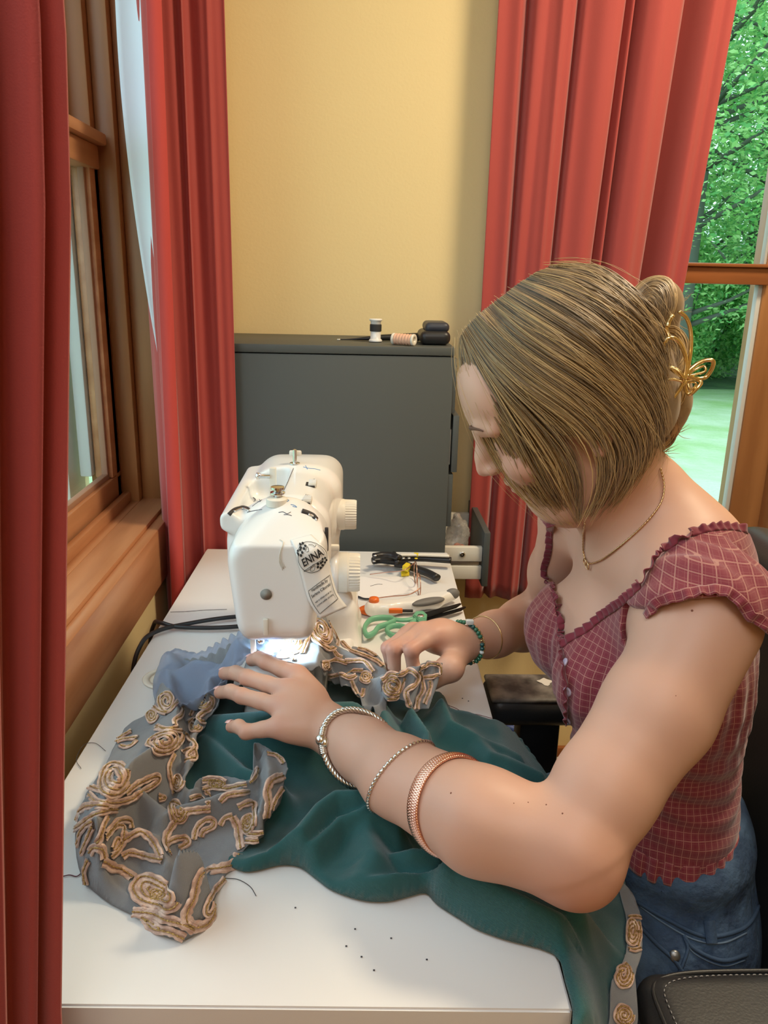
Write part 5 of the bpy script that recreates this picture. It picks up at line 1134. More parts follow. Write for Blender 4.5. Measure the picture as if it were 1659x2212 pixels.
# second, frilled stretch of lace running from the needle to the far hand
RP = R_([(-10, 300), (190, 262), (340, 190), (410, 85), (470, 95), (560, 165), (650, 305), (720, 345), (900, 395), (1000, 475), (1035, 540), (1090, 600), (1080, 700), (1040, 800), (1030, 960), (1005, 1000), (960, 960), (850, 890), (830, 790), (760, 700), (690, 680), (600, 640), (480, 530), (330, 525), (200, 480), (0, 440)])
def zr(X2):
    z = .775 + .004 * (vnoise(X2, .03, 15) + .5) + .004 * vnoise(X2, .010, 16)
    for pts, a, b in [([(575, 1395, .850), (640, 1385, .852), (690, 1345, .850)], .022, .03), ([(690, 1350, .85), (725, 1395, .836), (770, 1418, .825), (830, 1445, .815)], .016, .014), ([(680, 1440, .826), (740, 1450, .82), (800, 1465, .812), (850, 1462, .82)], .010, .010), ([(830, 1462, .822), (850, 1470, .82)], .012, .010), ([(800, 1540, .80), (830, 1500, .81), (838, 1470, .82)], .008, .012), ([(720, 1470, .808), (770, 1500, .80), (790, 1525, .795)], .008, .01)]:
        hh, g = ridge(X2, pts, a, b, 1.8); z = np.maximum(z, z * (1 - g) + hh * g)
    D, T = segdist(X2, np.array([at(x, y, Z=.81) for x, y in [(650, 1437), (700, 1455), (760, 1490), (790, 1525)]])); z += .005 * np.sin(T * 16) * np.exp(-(D / .012) ** 2)
    D, T = segdist(X2, np.array([at(x, y, Z=.81) for x, y in [(840, 1500), (890, 1520), (940, 1480)]])); z += .004 * np.sin(X2[..., 0] * 380) * np.exp(-(D / .03) ** 2); return overarm(X2, z, .8455) + .003 * vnoise(X2, .012, 21)
ro_, rV, rQ = hcloth('lace_frill', zr, RP, (-.14, .78), (.14, 1.12), .0022, LACE, gar, droop=0); rB = bvh(rV, rQ)
# gathered end of the frill, standing up where the far hand pinches it
FP = np.array(R_([(1003, 660), (1030, 600), (1100, 572), (1190, 556), (1290, 512), (1380, 488), (1440, 486), (1492, 500), (1484, 590), (1470, 680), (1430, 700), (1400, 760), (1365, 860), (1310, 880), (1270, 908), (1225, 870), (1190, 800), (1110, 800), (1035, 808), (1010, 740)]))
A0, A1, A2 = at(838, 1460, Z=.834), at(952, 1432, Z=.838), at(893, 1540, Z=.786); nF = _n(np.cross(A1 - A0, A2 - A0)); nF = nF if nF @ (CAM - A0) > 0 else -nF
gx_, gy_ = np.meshgrid(np.arange(822, 962, 2.2), np.arange(1424, 1546, 2.2), indexing='ij'); g2 = np.stack([gx_, gy_], -1); dF, nr = polydist(g2, FP); inF = dF < 0; g2 = np.where(((dF >= 0) & (dF < 7))[..., None], nr, g2)
rF = np.stack([g2[..., 0] - CX, g2[..., 1] - CY, np.full(gx_.shape, FPX)], -1) @ RM.T; tF = ((A0 - CAM) @ nF) / (rF @ nF); PF = CAM + rF * tF[..., None]
u_ = (g2[..., 0] - 880) * .9 + (g2[..., 1] - 1480) * .25; PF = PF + nF * (.0042 * np.sin(u_ * .16) + .0022 * np.sin(u_ * .37 + g2[..., 1] * .03) - .004 * ((g2[..., 0] - 890) / 60) ** 2)[..., None]
cF = inF[:-1, :-1] | inF[1:, :-1] | inF[1:, 1:] | inF[:-1, 1:]; I, J_ = np.where(cF); a = I * gx_.shape[1] + J_; Q = np.stack([a, a + gx_.shape[1], a + gx_.shape[1] + 1, a + 1], 1); uq, inv = np.unique(Q.ravel(), return_inverse=True); V = PF.reshape(-1, 3)[uq]; Q = inv.reshape(-1, 4)
fo_ = meshnp('gathered_frill', V, Q, LACE, gar); fo_.modifiers.new('s', 'SOLIDIFY').thickness = .001; fB = bvh(V, Q)
# trim hanging at the outer hem over the lap
TP = [(1336, 1905), (1352, 1912), (1372, 1940), (1386, 2000), (1386, 2060), (1372, 2110), (1372, 2260), (1312, 2260), (1318, 2200), (1322, 2120), (1352, 2060), (1354, 1990), (1345, 1950)]
to_, tV, tQ = hcloth('lace_trim', lambda X2: lapz(X2) + .004 + .003 * vnoise(X2, .015, 4), TP, (.15, .36), (.36, .72), .0026, LACE, gar, droop=0); tB = bvh(tV, tQ)
# sheer veil bunched beside the presser foot
VP = [(612, 1380, .87), (560, 1375, .86), (520, 1366, .84), (470, 1388, .80), (425, 1412, .77), (385, 1407), (350, 1422), (334, 1452), (331, 1500), (350, 1535, .76), (400, 1520, .79), (440, 1500, .81), (480, 1472, .825), (535, 1425, .845), (600, 1408, .865)]
def zv(X2): return zlace(X2) + .012 + .005 * np.sin(X2[..., 0] * 150 + X2[..., 1] * 90) + .004 * vnoise(X2, .02, 9)
hcloth('sheer_veil', zv, VP, (-.27, .80), (-.05, 1.06), .003, TULLE, gar, droop=.02, zd=.753)
# ribbons: satin strip with a glitter cord along its middle
cntr = [0]
def ribbon(px, w, Bs, cord=True, n=None, sm_=2):
    c = catmull(px, 8) if len(px) < 30 else np.array(px); ln = np.linalg.norm(np.diff(c, axis=0), axis=1).sum(); n = n or max(8, int(ln / 3.2)); P, Nn = linehits_c(c, Bs, n, .0012)
    if len(P) < 5: return
    # drop jumps between folds
    j = np.r_[True, np.linalg.norm(np.diff(P, axis=0), axis=1) < .016]; P = P[j]; Nn = Nn[j]
    if len(P) < 5: return
    P = smooth3(P, sm_); Nn = smooth3(Nn, 8); Nn /= np.linalg.norm(Nn, axis=1)[:, None]; T = np.gradient(P, axis=0); T /= np.linalg.norm(T, axis=1)[:, None] + 1e-9; S = np.cross(T, Nn); k = cntr[0]; cntr[0] += 1
    prof = [(-1, 0), (-.92, .0014), (-.6, .0019), (-.3, .0006), (0, .0011), (.3, .0006), (.6, .0019), (.92, .0014), (1, 0)]; s = np.arange(len(P)); wv = 1 + .10 * np.sin(s * .9 + k)
    V = np.stack([P + S * (a * w * wv)[:, None] + Nn * (b * (1 + .35 * np.sin(s * 1.3 + a * 5 + k)))[:, None] for a, b in prof], 1).reshape(-1, 3); m_ = len(prof)
    ii, jj = np.meshgrid(np.arange(len(P) - 1), np.arange(m_ - 1), indexing='ij'); a = (ii * m_ + jj).ravel(); o = meshnp('ribbon', V, np.stack([a, a + 1, a + m_ + 1, a + m_], 1), RIB, gar)
    if cord: tube('glitter_cord', P + Nn * .0016, .0007 * (1 + .4 * np.sin(s * 2.2)), CORD, o, 5)
def linehits_c(c, Bs, n, off):
    out = []; no = []
    for x, y in resample(c, n):
        best = None
        for Bq in Bs:
            h = hit(Bq, x, y, off)
            if h is not None and (best is None or np.linalg.norm(h[0] - CAM) < np.linalg.norm(best[0] - CAM)): best = h
        if best is not None: out.append(best[0]); no.append(best[1])
    return np.array(out), np.array(no)
def rose(cx_, cy_, a, b, rot, w, Bs, turns=2.6):
    t = np.linspace(0, turns * 2 * math.pi, int(34 * turns)); r_ = 1 - .80 * t / t[-1]; r_ = r_ * (1 + .05 * np.sin(t * 3.3 + cx_)); x = a * r_ * np.cos(t); y = b * r_ * np.sin(t); c, s = math.cos(rot), math.sin(rot)
    ribbon([(cx_ + u * c - v * s, cy_ + u * s + v * c) for u, v in zip(x, y)], w, Bs, True, None, 1)
LB = [lB]
for st, w in [([(1240, 960), (1200, 1040), (1080, 1080), (960, 1100), (920, 1180), (900, 1280), (860, 1360), (850, 1440), (900, 1490), (980, 1480), (1035, 1420), (1045, 1330)], .0052), ([(1125, 1150), (1060, 1230), (1000, 1310), (985, 1390), (1020, 1400), (1040, 1340)], .003),
              ([(240, 1020), (300, 1060), (400, 1100), (470, 1150)], .0048), ([(470, 1390), (580, 1400), (700, 1430), (820, 1460), (900, 1510)], .0045), ([(560, 1440), (620, 1500), (740, 1520), (840, 1570)], .0045), ([(540, 1430), (600, 1460), (680, 1500)], .003),
              ([(150, 530), (220, 590), (340, 590), (450, 560), (560, 490), (640, 430), (645, 400), (600, 400), (480, 460), (400, 520)], .0038), ([(120, 470), (180, 490), (260, 500)], .004),
              ([(60, 720), (100, 630), (200, 610), (300, 640)], .0042), ([(50, 780), (160, 700), (260, 650), (340, 640)], .0035), ([(70, 900), (100, 790), (180, 720)], .0035), ([(100, 960), (140, 860), (180, 760)], .003), ([(210, 880), (235, 760), (270, 690)], .0035), ([(130, 1180), (120, 1090), (150, 1000)], .003),
              ([(245, 1000), (235, 930), (190, 910), (160, 950)], .0042), ([(250, 850), (330, 760), (400, 790), (390, 880), (330, 960), (290, 990)], .0036), ([(300, 930), (345, 850), (370, 880), (320, 940)], .0025), ([(250, 830), (340, 730), (430, 720), (445, 790)], .0036),
              ([(400, 860), (500, 810), (600, 850), (680, 990)], .0038), ([(380, 990), (450, 950), (560, 980), (690, 1010)], .0036), ([(720, 970), (690, 900), (720, 800), (790, 700), (850, 655), (1030, 630)], .004), ([(700, 900), (760, 860), (840, 850), (870, 890), (790, 930)], .0034),
              ([(910, 870), (930, 770), (1000, 710), (1055, 720), (1045, 770), (980, 800), (960, 850)], .0034), ([(1560, 400), (1470, 430), (1440, 500), (1450, 600), (1430, 700)], .0048), ([(1440, 235), (1530, 260), (1570, 310)], .003), ([(1550, 490), (1500, 560), (1470, 640)], .003), ([(1320, 440), (1330, 350), (1365, 320), (1360, 370), (1330, 430)], .0028),
              ([(1230, 620), (1290, 590), (1350, 600), (1370, 680), (1360, 750)], .0036), ([(1190, 690), (1225, 760), (1245, 860), (1262, 930)], .0044), ([(1300, 870), (1415, 850)], .0036), ([(1320, 820), (1410, 800)], .003), ([(1100, 760), (1130, 700), (1190, 680)], .003),
              ([(760, 230), (720, 330), (740, 440), (780, 520)], .0036), ([(820, 230), (895, 200), (915, 260), (860, 280)], .0036), ([(960, 430), (1060, 410), (1150, 440)], .004), ([(960, 500), (1050, 470), (1160, 480), (1300, 450)], .0036), ([(1100, 580), (1160, 530), (1310, 510)], .0036), ([(990, 500), (1040, 560), (1000, 600)], .003), ([(880, 560), (940, 540), (1020, 590)], .003), ([(640, 540), (700, 560), (640, 570)], .003), ([(640, 50), (720, 60), (780, 40)], .0036), ([(280, 190), (380, 140), (500, 120)], .004), ([(370, 180), (440, 190), (500, 140)], .003)]:
    ribbon(L_(st), w, LB)
for cx_, cy_, a, b, rot, w in [(620, 1240, 185, 115, .35, .0042), (330, 410, 105, 140, .45, .0042), (690, 145, 135, 75, -.35, .0040), (790, 650, 62, 88, 0, .0030), (1310, 740, 48, 78, .1, .0028), (800, 440, 42, 60, 0, .0026), (640, 1270, 60, 50, 0, .0022), (1080, 440, 70, 30, 0, .0025)]:
    rose(150 + cx_ / 3.386, 1560 + cy_ / 3.386, a / 3.386, b / 3.386, rot, w, LB)
for st, w in [([(700, 590), (735, 660), (745, 720), (700, 760), (700, 800)], .0034), ([(560, 660), (600, 700), (660, 720)], .003), ([(820, 600), (880, 590), (940, 620), (930, 680), (870, 720), (860, 770), (930, 770)], .0036), ([(780, 780), (850, 740), (900, 700)], .0034), ([(760, 850), (800, 870), (830, 930), (790, 980), (830, 1010)], .0036), ([(250, 950), (350, 880), (430, 830)], .0036), ([(590, 800), (650, 820), (740, 830)], .003), ([(790, 640), (830, 680), (800, 740)], .003), ([(800, 860), (860, 850), (880, 900)], .003)]:
    ribbon(T_(st), w, LB)
for cx_, cy_, a, b in [(655, 640, 58, 74), (560, 735, 34, 42), (880, 650, 40, 36), (830, 800, 36, 34)]: rose(140 + cx_ / 2.9625, 1300 + cy_ / 2.9625, a / 2.9625, b / 2.9625, 0, .0028, LB, 2.2)
RB = [rB, fB]
for st, w in [([(390, 220), (385, 330), (350, 430)], .0034), ([(120, 330), (150, 400), (220, 440), (300, 420)], .003), ([(60, 430), (100, 340)], .003), ([(400, 110), (380, 180), (430, 290), (520, 370), (600, 385), (645, 330), (600, 230), (560, 175)], .004), ([(670, 330), (740, 400), (850, 440), (960, 490), (1010, 530)], .004), ([(800, 385), (880, 405), (950, 450)], .0034),
              ([(700, 480), (840, 480), (900, 530), (930, 570)], .0032), ([(500, 500), (560, 490), (620, 470), (720, 500)], .003), ([(580, 600), (660, 590), (740, 620), (800, 590)], .0034), ([(750, 640), (780, 720), (830, 780), (850, 700)], .003), ([(700, 600), (760, 560), (850, 560)], .003), ([(610, 400), (640, 440), (680, 450)], .003), ([(230, 440), (290, 470), (250, 500)], .003), ([(120, 430), (180, 460), (240, 450)], .003),
              ([(1000, 640), (1060, 590), (1150, 590), (1200, 560), (1260, 570), (1290, 640), (1230, 700), (1200, 740), (1210, 820), (1260, 885)], .0038), ([(1290, 560), (1330, 640), (1340, 720), (1300, 790), (1285, 870)], .0034), ([(1300, 540), (1400, 505), (1470, 520), (1465, 600)], .0034), ([(1350, 620), (1440, 600), (1475, 580)], .003), ([(1385, 640), (1390, 720), (1350, 830)], .0034), ([(1020, 780), (1080, 790), (1120, 770), (1160, 700), (1180, 620)], .0034)]:
    ribbon(R_(st), w, RB)
for cx_, cy_, a, b, rot in [(275, 330, 75, 95, .1), (505, 235, 70, 120, -.5), (540, 520, 42, 34, 0), (870, 610, 56, 46, 0), (1085, 680, 66, 84, .3), (185, 430, 50, 34, 0)]: rose(560 + cx_ / 3.77, 1300 + cy_ / 3.77, a / 3.77, b / 3.77, rot, .0030, RB, 2.6)
for cx_, cy_, a, b in [(1364, 2015, 13, 32), (1344, 2105, 20, 30), (1344, 2190, 22, 22)]: rose(cx_, cy_, a, b, 0, .0022, [tB], 2.8)
ribbon([(1352, 1985), (1370, 1982), (1384, 1985)], .0022, [tB]); ribbon([(1352, 2052), (1368, 2056), (1382, 2052)], .0022, [tB]); ribbon([(1350, 1995), (1354, 2020), (1350, 2048)], .002, [tB]); ribbon([(1378, 1995), (1382, 2020), (1376, 2048)], .002, [tB])
# ---------------------------------------------------------------- tools on the desk
def Z4(x, y, Z=.765): return at(740 + x / 4.879, 1150 + y / 4.879, Z=Z)
DT = .7505
def prism(name, pts, z0, z1, m, parent, bev=.0008):
    bm = bmesh.new(); vs = [bm.verts.new((p[0], p[1], z0)) for p in pts]; f = bm.faces.new(vs)
    if f.normal.z > 0 or sum((pts[i][0] * pts[(i + 1) % len(pts)][1] - pts[(i + 1) % len(pts)][0] * pts[i][1]) for i in range(len(pts))) > 0: f.normal_flip()
    r = bmesh.ops.extrude_face_region(bm, geom=[f]); [setattr(v, 'co', v.co + Vector((0, 0, z1 - z0))) for v in r['geom'] if isinstance(v, bmesh.types.BMVert)]
    bmesh.ops.recalc_face_normals(bm, faces=bm.faces[:])
    if bev: bmesh.ops.bevel(bm, geom=[e for e in bm.edges if abs(e.verts[0].co.z - e.verts[1].co.z) < 1e-6], offset=bev, segments=2, affect='EDGES')
    return obj(name, bm, m, parent, angle=40)
orange = mat('orange_plastic', srgb(226, 110, 40), .35); greyr = mat('grey_rubber_grip', srgb(108, 106, 104), .6)
rc = empty('rotary_cutter', Z4(700, 760), 'white rotary cutter with grey grips and orange button lying behind the green scissors', 'rotary cutter')
q = [Z4(330, 800, .763), Z4(480, 800, .763), Z4(720, 760, .765), Z4(960, 710, .766), Z4(1150, 665, .765)]
F = Field((q[0][0] - .06, min(p[1] for p in q) - .06, .74), (q[-1][0] + .05, max(p[1] for p in q) + .06, .80), .0016)
F.chain(q, [.0155, .0125, .0125, .014, .009], .01)
gz = np.stack(np.meshgrid(*F.ax, indexing='ij'), -1)[..., 2]; F.d = np.maximum(np.maximum(F.d, gz - .7745), .753 - gz).astype(np.float32); V, Q = F.mesh(1); meshnp('handle', V, Q, M['white'], rc)
g1 = Z4(905, 730, .771); d = _n((q[3] - q[2]) * [1, 1, 0]); A = np.stack([d, v3(-d[1], d[0], 0), v3(0, 0, 1)])
for c, rr_ in ((g1, (.031, .0095, .006)), (Z4(1155, 650, .768), (.014, .009, .010))):
    F = Field(c - .04, c + .04, .0016); F.ell(c, rr_, A); V, Q = F.mesh(1); meshnp('grip', V, Q, greyr, rc)
V, Fc = lathe([(.0001, 0), (.0205, 0), (.0215, .001), (.0205, .002), (.0001, .002)], 40); c = Z4(300, 815, .754); meshnp('blade_guard', V + [c[0], c[1], .7525], Fc, orange, rc)
c = q[0]; V, Fc = lathe([(.0085, 0), (.0085, .003), (.0075, .006), (.004, .0075), (.0001, .0078)], 24); meshnp('locking_button', V + [c[0], c[1] + .002, .7745], Fc, orange, rc)
c = Z4(560, 822, .766); bx('slide_switch', (c[0] - .011, c[0] + .011, c[1] - .004, c[1] + .004, c[2] - .004, c[2] + .003), orange, rc, .001)
bx('switch_slot', (c[0] + .011, c[0] + .028, c[1] - .001, c[1] + .003, c[2] - .003, c[2] + .001), M['dark'], rc, .0005)
sc = empty('scissors', Z4(820, 880), 'fabric scissors with pale green handles and dark blades on the desk', 'scissors')
gr = mat('sage_green_plastic', srgb(112, 176, 142), .4); bl = mat('dark_coated_steel', (.03, .028, .03), .25, .8)
zb = .762
def flat_tube(name, pts, r, m, parent, closed=False, kz=.8, z=zb):
    P = catmull([Z4(x, y, z) for x, y in pts], 8, closed); V, F = tube_np(P, r, 12, closed); V[:, 2] = z + (V[:, 2] - z) * kz; return meshnp(name, V, F, m, parent)
flat_tube('large_handle_loop', [(232, 1010), (290, 925), (400, 900), (500, 905), (545, 930), (480, 965), (380, 1000), (330, 1060), (260, 1085)], .0034, gr, sc, True, 1.5)
flat_tube('small_handle_loop', [(465, 1030), (520, 990), (600, 985), (665, 1010), (675, 1060), (610, 1095), (520, 1085)], .0032, gr, sc, True, 1.5)
flat_tube('handle_arm', [(520, 915), (620, 925), (700, 920), (770, 905), (850, 905)], .0042, gr, sc); flat_tube('handle_arm', [(660, 1075), (700, 1010), (740, 950), (800, 915), (870, 915)], .0050, gr, sc, kz=1.0)
pts = [Z4(x, y, zb) for x, y in [(740, 905), (770, 870), (850, 865), (890, 900), (880, 945), (800, 960)]]; prism('pivot_block', pts, .757, .769, gr, sc, .0015)
V, Fc = lathe([(.0055, 0), (.0055, .0015), (.004, .0025), (.0001, .0026)], 20); c = Z4(822, 884, .769); meshnp('pivot_screw', V + c, Fc, M['chrome'], sc)
prism('blade', [Z4(x, y, .76) for x, y in [(850, 872), (1235, 770), (1252, 776), (1200, 815), (890, 915)]], .7625, .7645, bl, sc, .0004)
prism('blade', [Z4(x, y, .757) for x, y in [(880, 915), (1290, 798), (1300, 806), (1250, 840), (890, 948)]], .7585, .7605, bl, sc, .0004)
# eyelet pliers
pl = empty('hand_punch', Z4(600, 320), 'black hand punch pliers with yellow marks at the back of the desk', 'pliers')
yel = mat('yellow_plastic', srgb(232, 206, 40), .4)
flat_tube('handle', [(560, 290), (700, 275), (860, 275), (1000, 285), (1145, 295)], .0075, M['black'], pl, z=.768); flat_tube('handle_inlay', [(600, 240), (800, 238), (960, 243), (1125, 250)], .0035, M['white2'], pl, z=.777)
flat_tube('handle', [(560, 330), (680, 350), (800, 395), (900, 430), (995, 480)], .0085, M['black'], pl, z=.762)
flat_tube('jaw', [(320, 300), (400, 290), (500, 300), (600, 310)], .0085, M['black'], pl, z=.764); flat_tube('jaw', [(330, 250), (420, 235), (520, 240), (600, 270)], .007, M['black'], pl, z=.782); flat_tube('strut', [(540, 220), (560, 260), (580, 320)], .005, M['black'], pl, z=.775)
for x, y, z in ((345, 245, .788), (335, 305, .772), (640, 275, .779), (700, 275, .779)):
    V, Fc = lathe([(.0032, 0), (.0032, .0015), (.0001, .002)], 14); meshnp('rivet', V + Z4(x, y, z), Fc, M['chrome'], pl)
V, Fc = lathe([(.003, 0), (.003, .0012), (.0001, .0015)], 14); meshnp('size_mark', V + Z4(775, 278, .776), Fc, yel, pl)
flat_tube('yellow_band', [(755, 232), (800, 238)], .0045, yel, pl, z=.777)
prism('yellow_tab', [Z4(x, y, .766) for x, y in [(630, 380), (670, 345), (715, 360), (690, 400)]], .762, .772, yel, pl); prism('yellow_tab', [Z4(x, y, .756) for x, y in [(615, 410), (700, 405), (705, 435), (620, 445)]], .7515, .757, yel, pl)
# spectacles
gl = empty('glasses', Z4(780, 480, .76), 'thin metal spectacles with black temple tips lying on the desk beside the dials', 'glasses')
wire = mat('rose_wire', srgb(206, 160, 140), .25, .9); ga, gb_ = Z4(755, 350, .775), Z4(822, 620, .770); ax = _n((gb_ - ga) * [1, 1, 0])
for cc in (ga * .77 + gb_ * .23, ga * .23 + gb_ * .77):
    a = np.linspace(0, 6.283, 36, endpoint=False); P = np.array([v3(cc[0], cc[1], .7715) + ax * .024 * math.cos(t) + v3(0.0, 0, 1) * .0195 * math.sin(t) for t in a]); tube('rim', P, .0009, wire, gl, 6, True)
    meshnp('lens', P * .98 + P.mean(0) * .02, [tuple(range(36))], M['glass'], gl)
m_ = (ga + gb_) / 2; tube('bridge', [v3(m_[0], m_[1], .776) - ax * .010, v3(m_[0] + .003, m_[1], .780), v3(m_[0], m_[1], .776) + ax * .010], .001, wire, gl, 6)
P = catmull([v3(ga[0], ga[1], .780), Z4(640, 400, .775), Z4(460, 420, .765), Z4(290, 442, .757)], 8); tube('temple', P, .0010, wire, gl, 6)
P = catmull([v3(gb_[0], gb_[1], .776), Z4(700, 655, .768), Z4(500, 675, .760), Z4(320, 700, .754)], 8); tube('temple', P, .0011, wire, gl, 6); tube('temple_tip', catmull([Z4(330, 700, .754), Z4(230, 700, .753), Z4(165, 678, .753)], 8), .0018, M['black'], gl, 8)
# white sheet under the tools
ps = [Z4(x, y, .7504) for x, y in [(150, 470), (745, 467), (815, 622), (300, 700), (150, 700)]]
tag(prism('paper_sheet', ps, .7503, .7507, mat('white_paper', srgb(236, 232, 230), .7), None, 0), 'thin white sheet of paper under the spectacles', 'paper')
# loose threads and lint on the desk
thm = mat('dark_thread', (.05, .05, .06), .8); thp = mat('plum_thread', srgb(110, 60, 70), .8)
def thread(pts, lab_, m, r=.00035):
    P = catmull([at(x, y, Z=.7511) for x, y in pts], 8); o = tube('thread', P, r, m, None, 5); tag(o, lab_, 'thread')
thread([(488, 1897), (515, 1900), (540, 1915), (553, 1935)], 'short dark thread curling on the desk below the teal cloth', thm)
thread([(135, 1893), (150, 1890), (165, 1893), (176, 1886)], 'short plum thread at the left side of the lace loop', thp, .0005)
thread([(960, 1520), (985, 1530), (1005, 1541), (1030, 1543), (1064, 1552)], 'plum thread near the right edge of the desk behind the cloth', thp)
thread([(228, 1622), (205, 1605), (180, 1610), (165, 1640), (175, 1660)], 'long fine dark thread looping beside the lace at the left edge of the desk', thm, .0003)
thread([(368, 1322), (400, 1321), (440, 1318), (490, 1316)], 'straight grey thread lying left of the sewing machine', thm, .0004)
thread([(800, 1266), (815, 1262), (826, 1262)], 'tiny dark thread scrap right of the lower dial', thm)
for i, (x, y) in enumerate([(767, 2006), (845, 2026), (638, 1960), (748, 2043), (781, 2066), (922, 2072), (808, 2095), (999, 1508), (1012, 1514)]):
    c = at(x, y, Z=.751); tag(bx('lint_speck', (c[0] - .0008, c[0] + .0008, c[1] - .0005, c[1] + .0005, .7503, .7512), thm, None, .0002), 'tiny dark lint speck on the white desk top', 'lint', 'lint specks')

# ---------------------------------------------------------------- things on the cabinet
s1 = at(811, 738, Z=CT + .001); sp = empty('thread_spool', s1, 'upright white spool of black thread on the grey cabinet', 'spool', 'thread spools on the cabinet')
V, F = lathe([(.0128, 0), (.0135, .001), (.0135, .003), (.0118, .005), (.0105, .006), (.0105, .040), (.0118, .041), (.0132, .0425), (.0132, .0445), (.012, .0455)], 32); meshnp('reel', V + s1, F, M['white'], sp)
V, F = lathe([(.0105, .0205)] + [(.0117 + .0003 * (i % 2), .021 + i * .0008) for i in range(17)] + [(.0105, .035)], 32); meshnp('wound_thread', V + s1, F, mat('black_thread', (.03, .03, .03), .7), sp)
s2 = at(872, 733, Z=CT + .0115); sp = empty('thread_spool', s2, 'white spool of pale pink thread lying on its side on the grey cabinet', 'spool', 'thread spools on the cabinet')
Rz = np.array(Matrix.Rotation(math.radians(-32), 3, 'Z'))
V, F = lathe([(.0095, -.024), (.0112, -.0235), (.0112, -.020), (.0085, -.019), (.0085, .019), (.0112, .020), (.0112, .0235), (.0098, .0245), (.004, .024), (.004, .020)], 32, 'X'); meshnp('reel', V @ Rz.T + s2, F, M['white2'], sp)
V, F = lathe([(.0085, -.0188)] + [(.0104 + .0006 * math.sin(i * .9), -.0185 + i * .00093) for i in range(41)] + [(.0085, .0193)], 32, 'X'); meshnp('wound_thread', V @ Rz.T + s2, F, mat('peach_thread', srgb(226, 178, 150), .7), sp)
c1_ = at(905, 748, Z=CT); c2_ = at(1040, 752, Z=CT)
cs_ = empty('black_case', (c1_[0] + .06, c1_[1], CT), 'glossy black case with a domed lid at the right end of the grey cabinet', 'case')
zb_ = CT + .001; X0, X1, Y0 = at(908, 747, Z=CT)[0], .183, at(908, 747, Z=CT)[1] + .01
F = Field((X0 - .03, Y0 - .02, CT - .01), (X1 + .03, Y0 + .14, CT + .07), .0025); F.rbox(((X0 + X1) / 2, Y0 + .05, CT + .0145), ((X1 - X0) / 2, .05, .0135), .012); V, Q = F.mesh(1); meshnp('base', V, Q, M['black'], cs_)
F = Field((X0 - .03, Y0 - .02, CT - .01), (X1 + .03, Y0 + .14, CT + .07), .0025); F.rbox(((X0 + X1) / 2 + .004, Y0 + .052, CT + .034), ((X1 - X0) / 2 - .006, .042, .010), .0095); V, Q = F.mesh(1); meshnp('lid', V, Q, mat('navy_lid', (.03, .035, .05), .45), cs_)
a_ = at(735, 731, Z=CT + .004); b_ = at(905, 729, Z=CT + .008)
st_ = empty('curling_tong', a_, 'slim black tong tapering to the left on the grey cabinet top behind the spools', 'tong')
P = np.array([a_ + (b_ - a_) * t for t in np.linspace(0, 1, 24)]); P[:, 2] += .002; R_t = np.interp(np.linspace(0, 1, 24), [0, .08, .2, .5, 1], [.001, .0012, .0022, .006, .0085]); P[:, 2] = CT + R_t + .0008; tube('barrel', P, R_t, M['black'], st_, 12); tube('tip', [P[0] - (b_ - a_) * .04, P[0]], .0014, M['white2'], st_, 8)

# ---------------------------------------------------------------- office chair
ch = empty('office_chair', (.36, .79, 0), 'black leather armchair with stitched arm pads under the seated person', 'chair')
def soft(name, c, hs, rad, m, h=.005, M_=None):
    c = np.array(c); hs = np.array(hs); R = np.linalg.norm(hs) if M_ is not None else hs; F = Field(c - R - .02, c + R + .02, h); F.rbox(c, hs, rad, M_); V, Q = F.mesh(1); return meshnp(name, V, Q, m, ch)
soft('seat', (.365, .79, .440), (.235, .235, .045), .035, M['leather'])
Rb = np.array(Matrix.Rotation(math.radians(-6), 3, 'Y')); soft('backrest', (.515, .79, .72), (.040, .235, .255), .035, M['leather'], .006, Rb)
pN = soft('arm_pad', (.395, .507, .679), (.145, .050, .024), .022, M['leather'], .003); pF = soft('arm_pad', (.360, 1.082, .662), (.160, .045, .024), .020, M['leather'], .003)
F = Field((.20, 1.03, .67), (.53, 1.14, .70), .003); F.rbox((.360, 1.082, .6835), (.156, .041, .0040), .0035); V, Q = F.mesh(1); wornp = meshnp('worn_top', V, Q, M['leatherworn'], pF); wornp['label'] = 'scuffed grey leather top'
sc_ = at(1178, 1473, Z=.688); V = [(sc_[0] + .011 * math.cos(t) * (1 + .35 * math.sin(3 * t)), sc_[1] + .010 * math.sin(t) * (1 + .3 * math.cos(4 * t)), .6882) for t in np.linspace(0, 6.283, 18)[:-1]]; meshnp('scuff', V, [tuple(range(17))], mat('bare_scuff', srgb(214, 210, 205), .8), pF)
stt = mat('white_stitching', srgb(170, 170, 170), .8)
a = np.linspace(0, 2 * math.pi, 200, endpoint=False); ring = []
for t in a:
    c_, s_ = math.cos(t), math.sin(t); ex_ = 5; r_ = (abs(c_ / .128) ** ex_ + abs(s_ / .036) ** ex_) ** (-1 / ex_); ring.append((.395 + c_ * r_, .507 + s_ * r_, .7032))
ring = resample(np.array(ring + ring[:1]), 230)
for i in range(0, 229, 2): tube('stitch', [ring[i], (ring[i] + ring[i + 1]) / 2 + [0, 0, .0004], ring[i + 1]], .00045, stt, pN, 4)
tube('piping', np.array([(x, y, z - .0035) for x, y, z in [(.395 + (p[0] - .395) * 1.06, .507 + (p[1] - .507) * 1.2, p[2]) for p in ring[:-1]]]), .002, M['leather'], pN, 6, True)
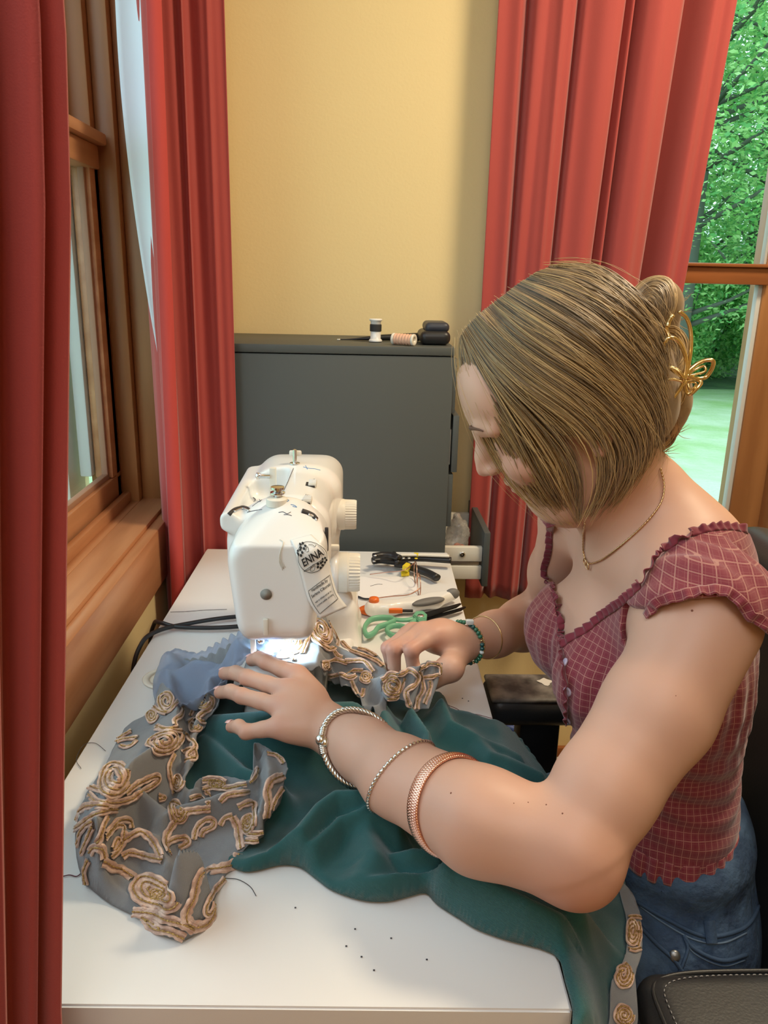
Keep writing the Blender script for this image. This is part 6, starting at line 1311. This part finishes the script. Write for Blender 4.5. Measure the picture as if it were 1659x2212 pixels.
for y0, xs_ in ((.507, .40), (1.082, .285)):
    bx('arm_post', (xs_ - .032, xs_ + .032, y0 - .022, y0 + .022, .44, .659 if y0 < .8 else .642), M['black'], ch, .008)
    bx('arm_bracket', (xs_ - .03, xs_ + .03, min(y0, .79 + (y0 - .79) * .5), max(y0, .79 + (y0 - .79) * .5), .375, .395), M['black'], ch, .004)
bx('arm_post', (.283 - .030, .283 + .030, 1.062, 1.102, .40, .45), M['black'], ch, .006)
V, F = lathe([(.03, .10), (.03, .25), (.022, .25), (.022, .40)], 24); meshnp('gas_column', V + [.365, .79, 0], F, M['black'], ch)
for k in range(5):
    t = k * 2 * math.pi / 5 + .3; d = v3(math.cos(t), math.sin(t), 0); tube('base_arm', [v3(.365, .79, .11) + d * .02, v3(.365, .79, .10) + d * .15, v3(.365, .79, .075) + d * .29], [.022, .018, .014], M['black'], ch, 10)
    V, F = lathe([(.012, -.02), (.028, -.016), (.028, .016), (.012, .02)], 20, 'X'); R3 = np.array(Matrix.Rotation(t + 1.57, 3, 'Z')); meshnp('caster', V @ R3.T + v3(.365, .79, .029) + d * .29, F, M['black'], ch)

# ---------------------------------------------------------------- bags and boxes on the floor behind the chair
bg = at(1103, 1610, Y=1.50); bgo = empty('shopping_bag', (bg[0], 1.50, 0), 'white plastic bag with blue and red curved stripes on the floor under the far window', 'bag')
F = Field((bg[0] - .12, 1.36, -.01), (bg[0] + .12, 1.64, .50), .005); F.chain([(bg[0] - .01, 1.5, .07), (bg[0], 1.5, .22), (bg[0] - .005, 1.5, .36)], [.07, .062, .035], .04); gz = np.stack(np.meshgrid(*F.ax, indexing='ij'), -1)[..., 2]; F.d = np.maximum(F.d, .003 - gz).astype(np.float32)
V, Q = F.mesh(1); V = V + .004 * np.sin(V[:, [1, 2, 0]] * 70); meshnp('bag_skin', V, Q, M['white2'], bgo); gB = bvh(V, Q)
for pts, r_, m_, nm in (([(1085, 1578), (1102, 1572), (1118, 1585), (1122, 1612)], .008, mat('blue_print_band', srgb(60, 84, 150), .5), 'blue_stripe'), ([(1090, 1590), (1104, 1590), (1113, 1605), (1117, 1625)], .005, mat('red_print_band', srgb(206, 90, 74), .5), 'red_stripe')):
    P, Nn = linehits(pts, [gB], 20, -.003)
    if len(P) > 3: tube(nm, P, r_, m_, bgo, 8)
bo = empty('cardboard_box', (.42, 1.58, 0), 'small white box beside the striped bag on the floor', 'box')
bx('carton', (.39, .56, 1.46, 1.66, .002, .155), M['white2'], bo, .003); bx('lid_flap', (.388, .475, 1.458, 1.662, .156, .160), M['white'], bo, .001)
tb2 = empty('paper_roll', (.42, 1.55, .16), 'white paper tube lying on the small box behind the armrest', 'paper roll'); V, F = lathe([(.014, -.09), (.017, -.088), (.017, .088), (.014, .09)], 24, 'X'); R3 = np.array(Matrix.Rotation(1.0, 3, 'Z')); meshnp('tube', V @ R3.T + [.45, 1.56, .178], F, M['white'], tb2)
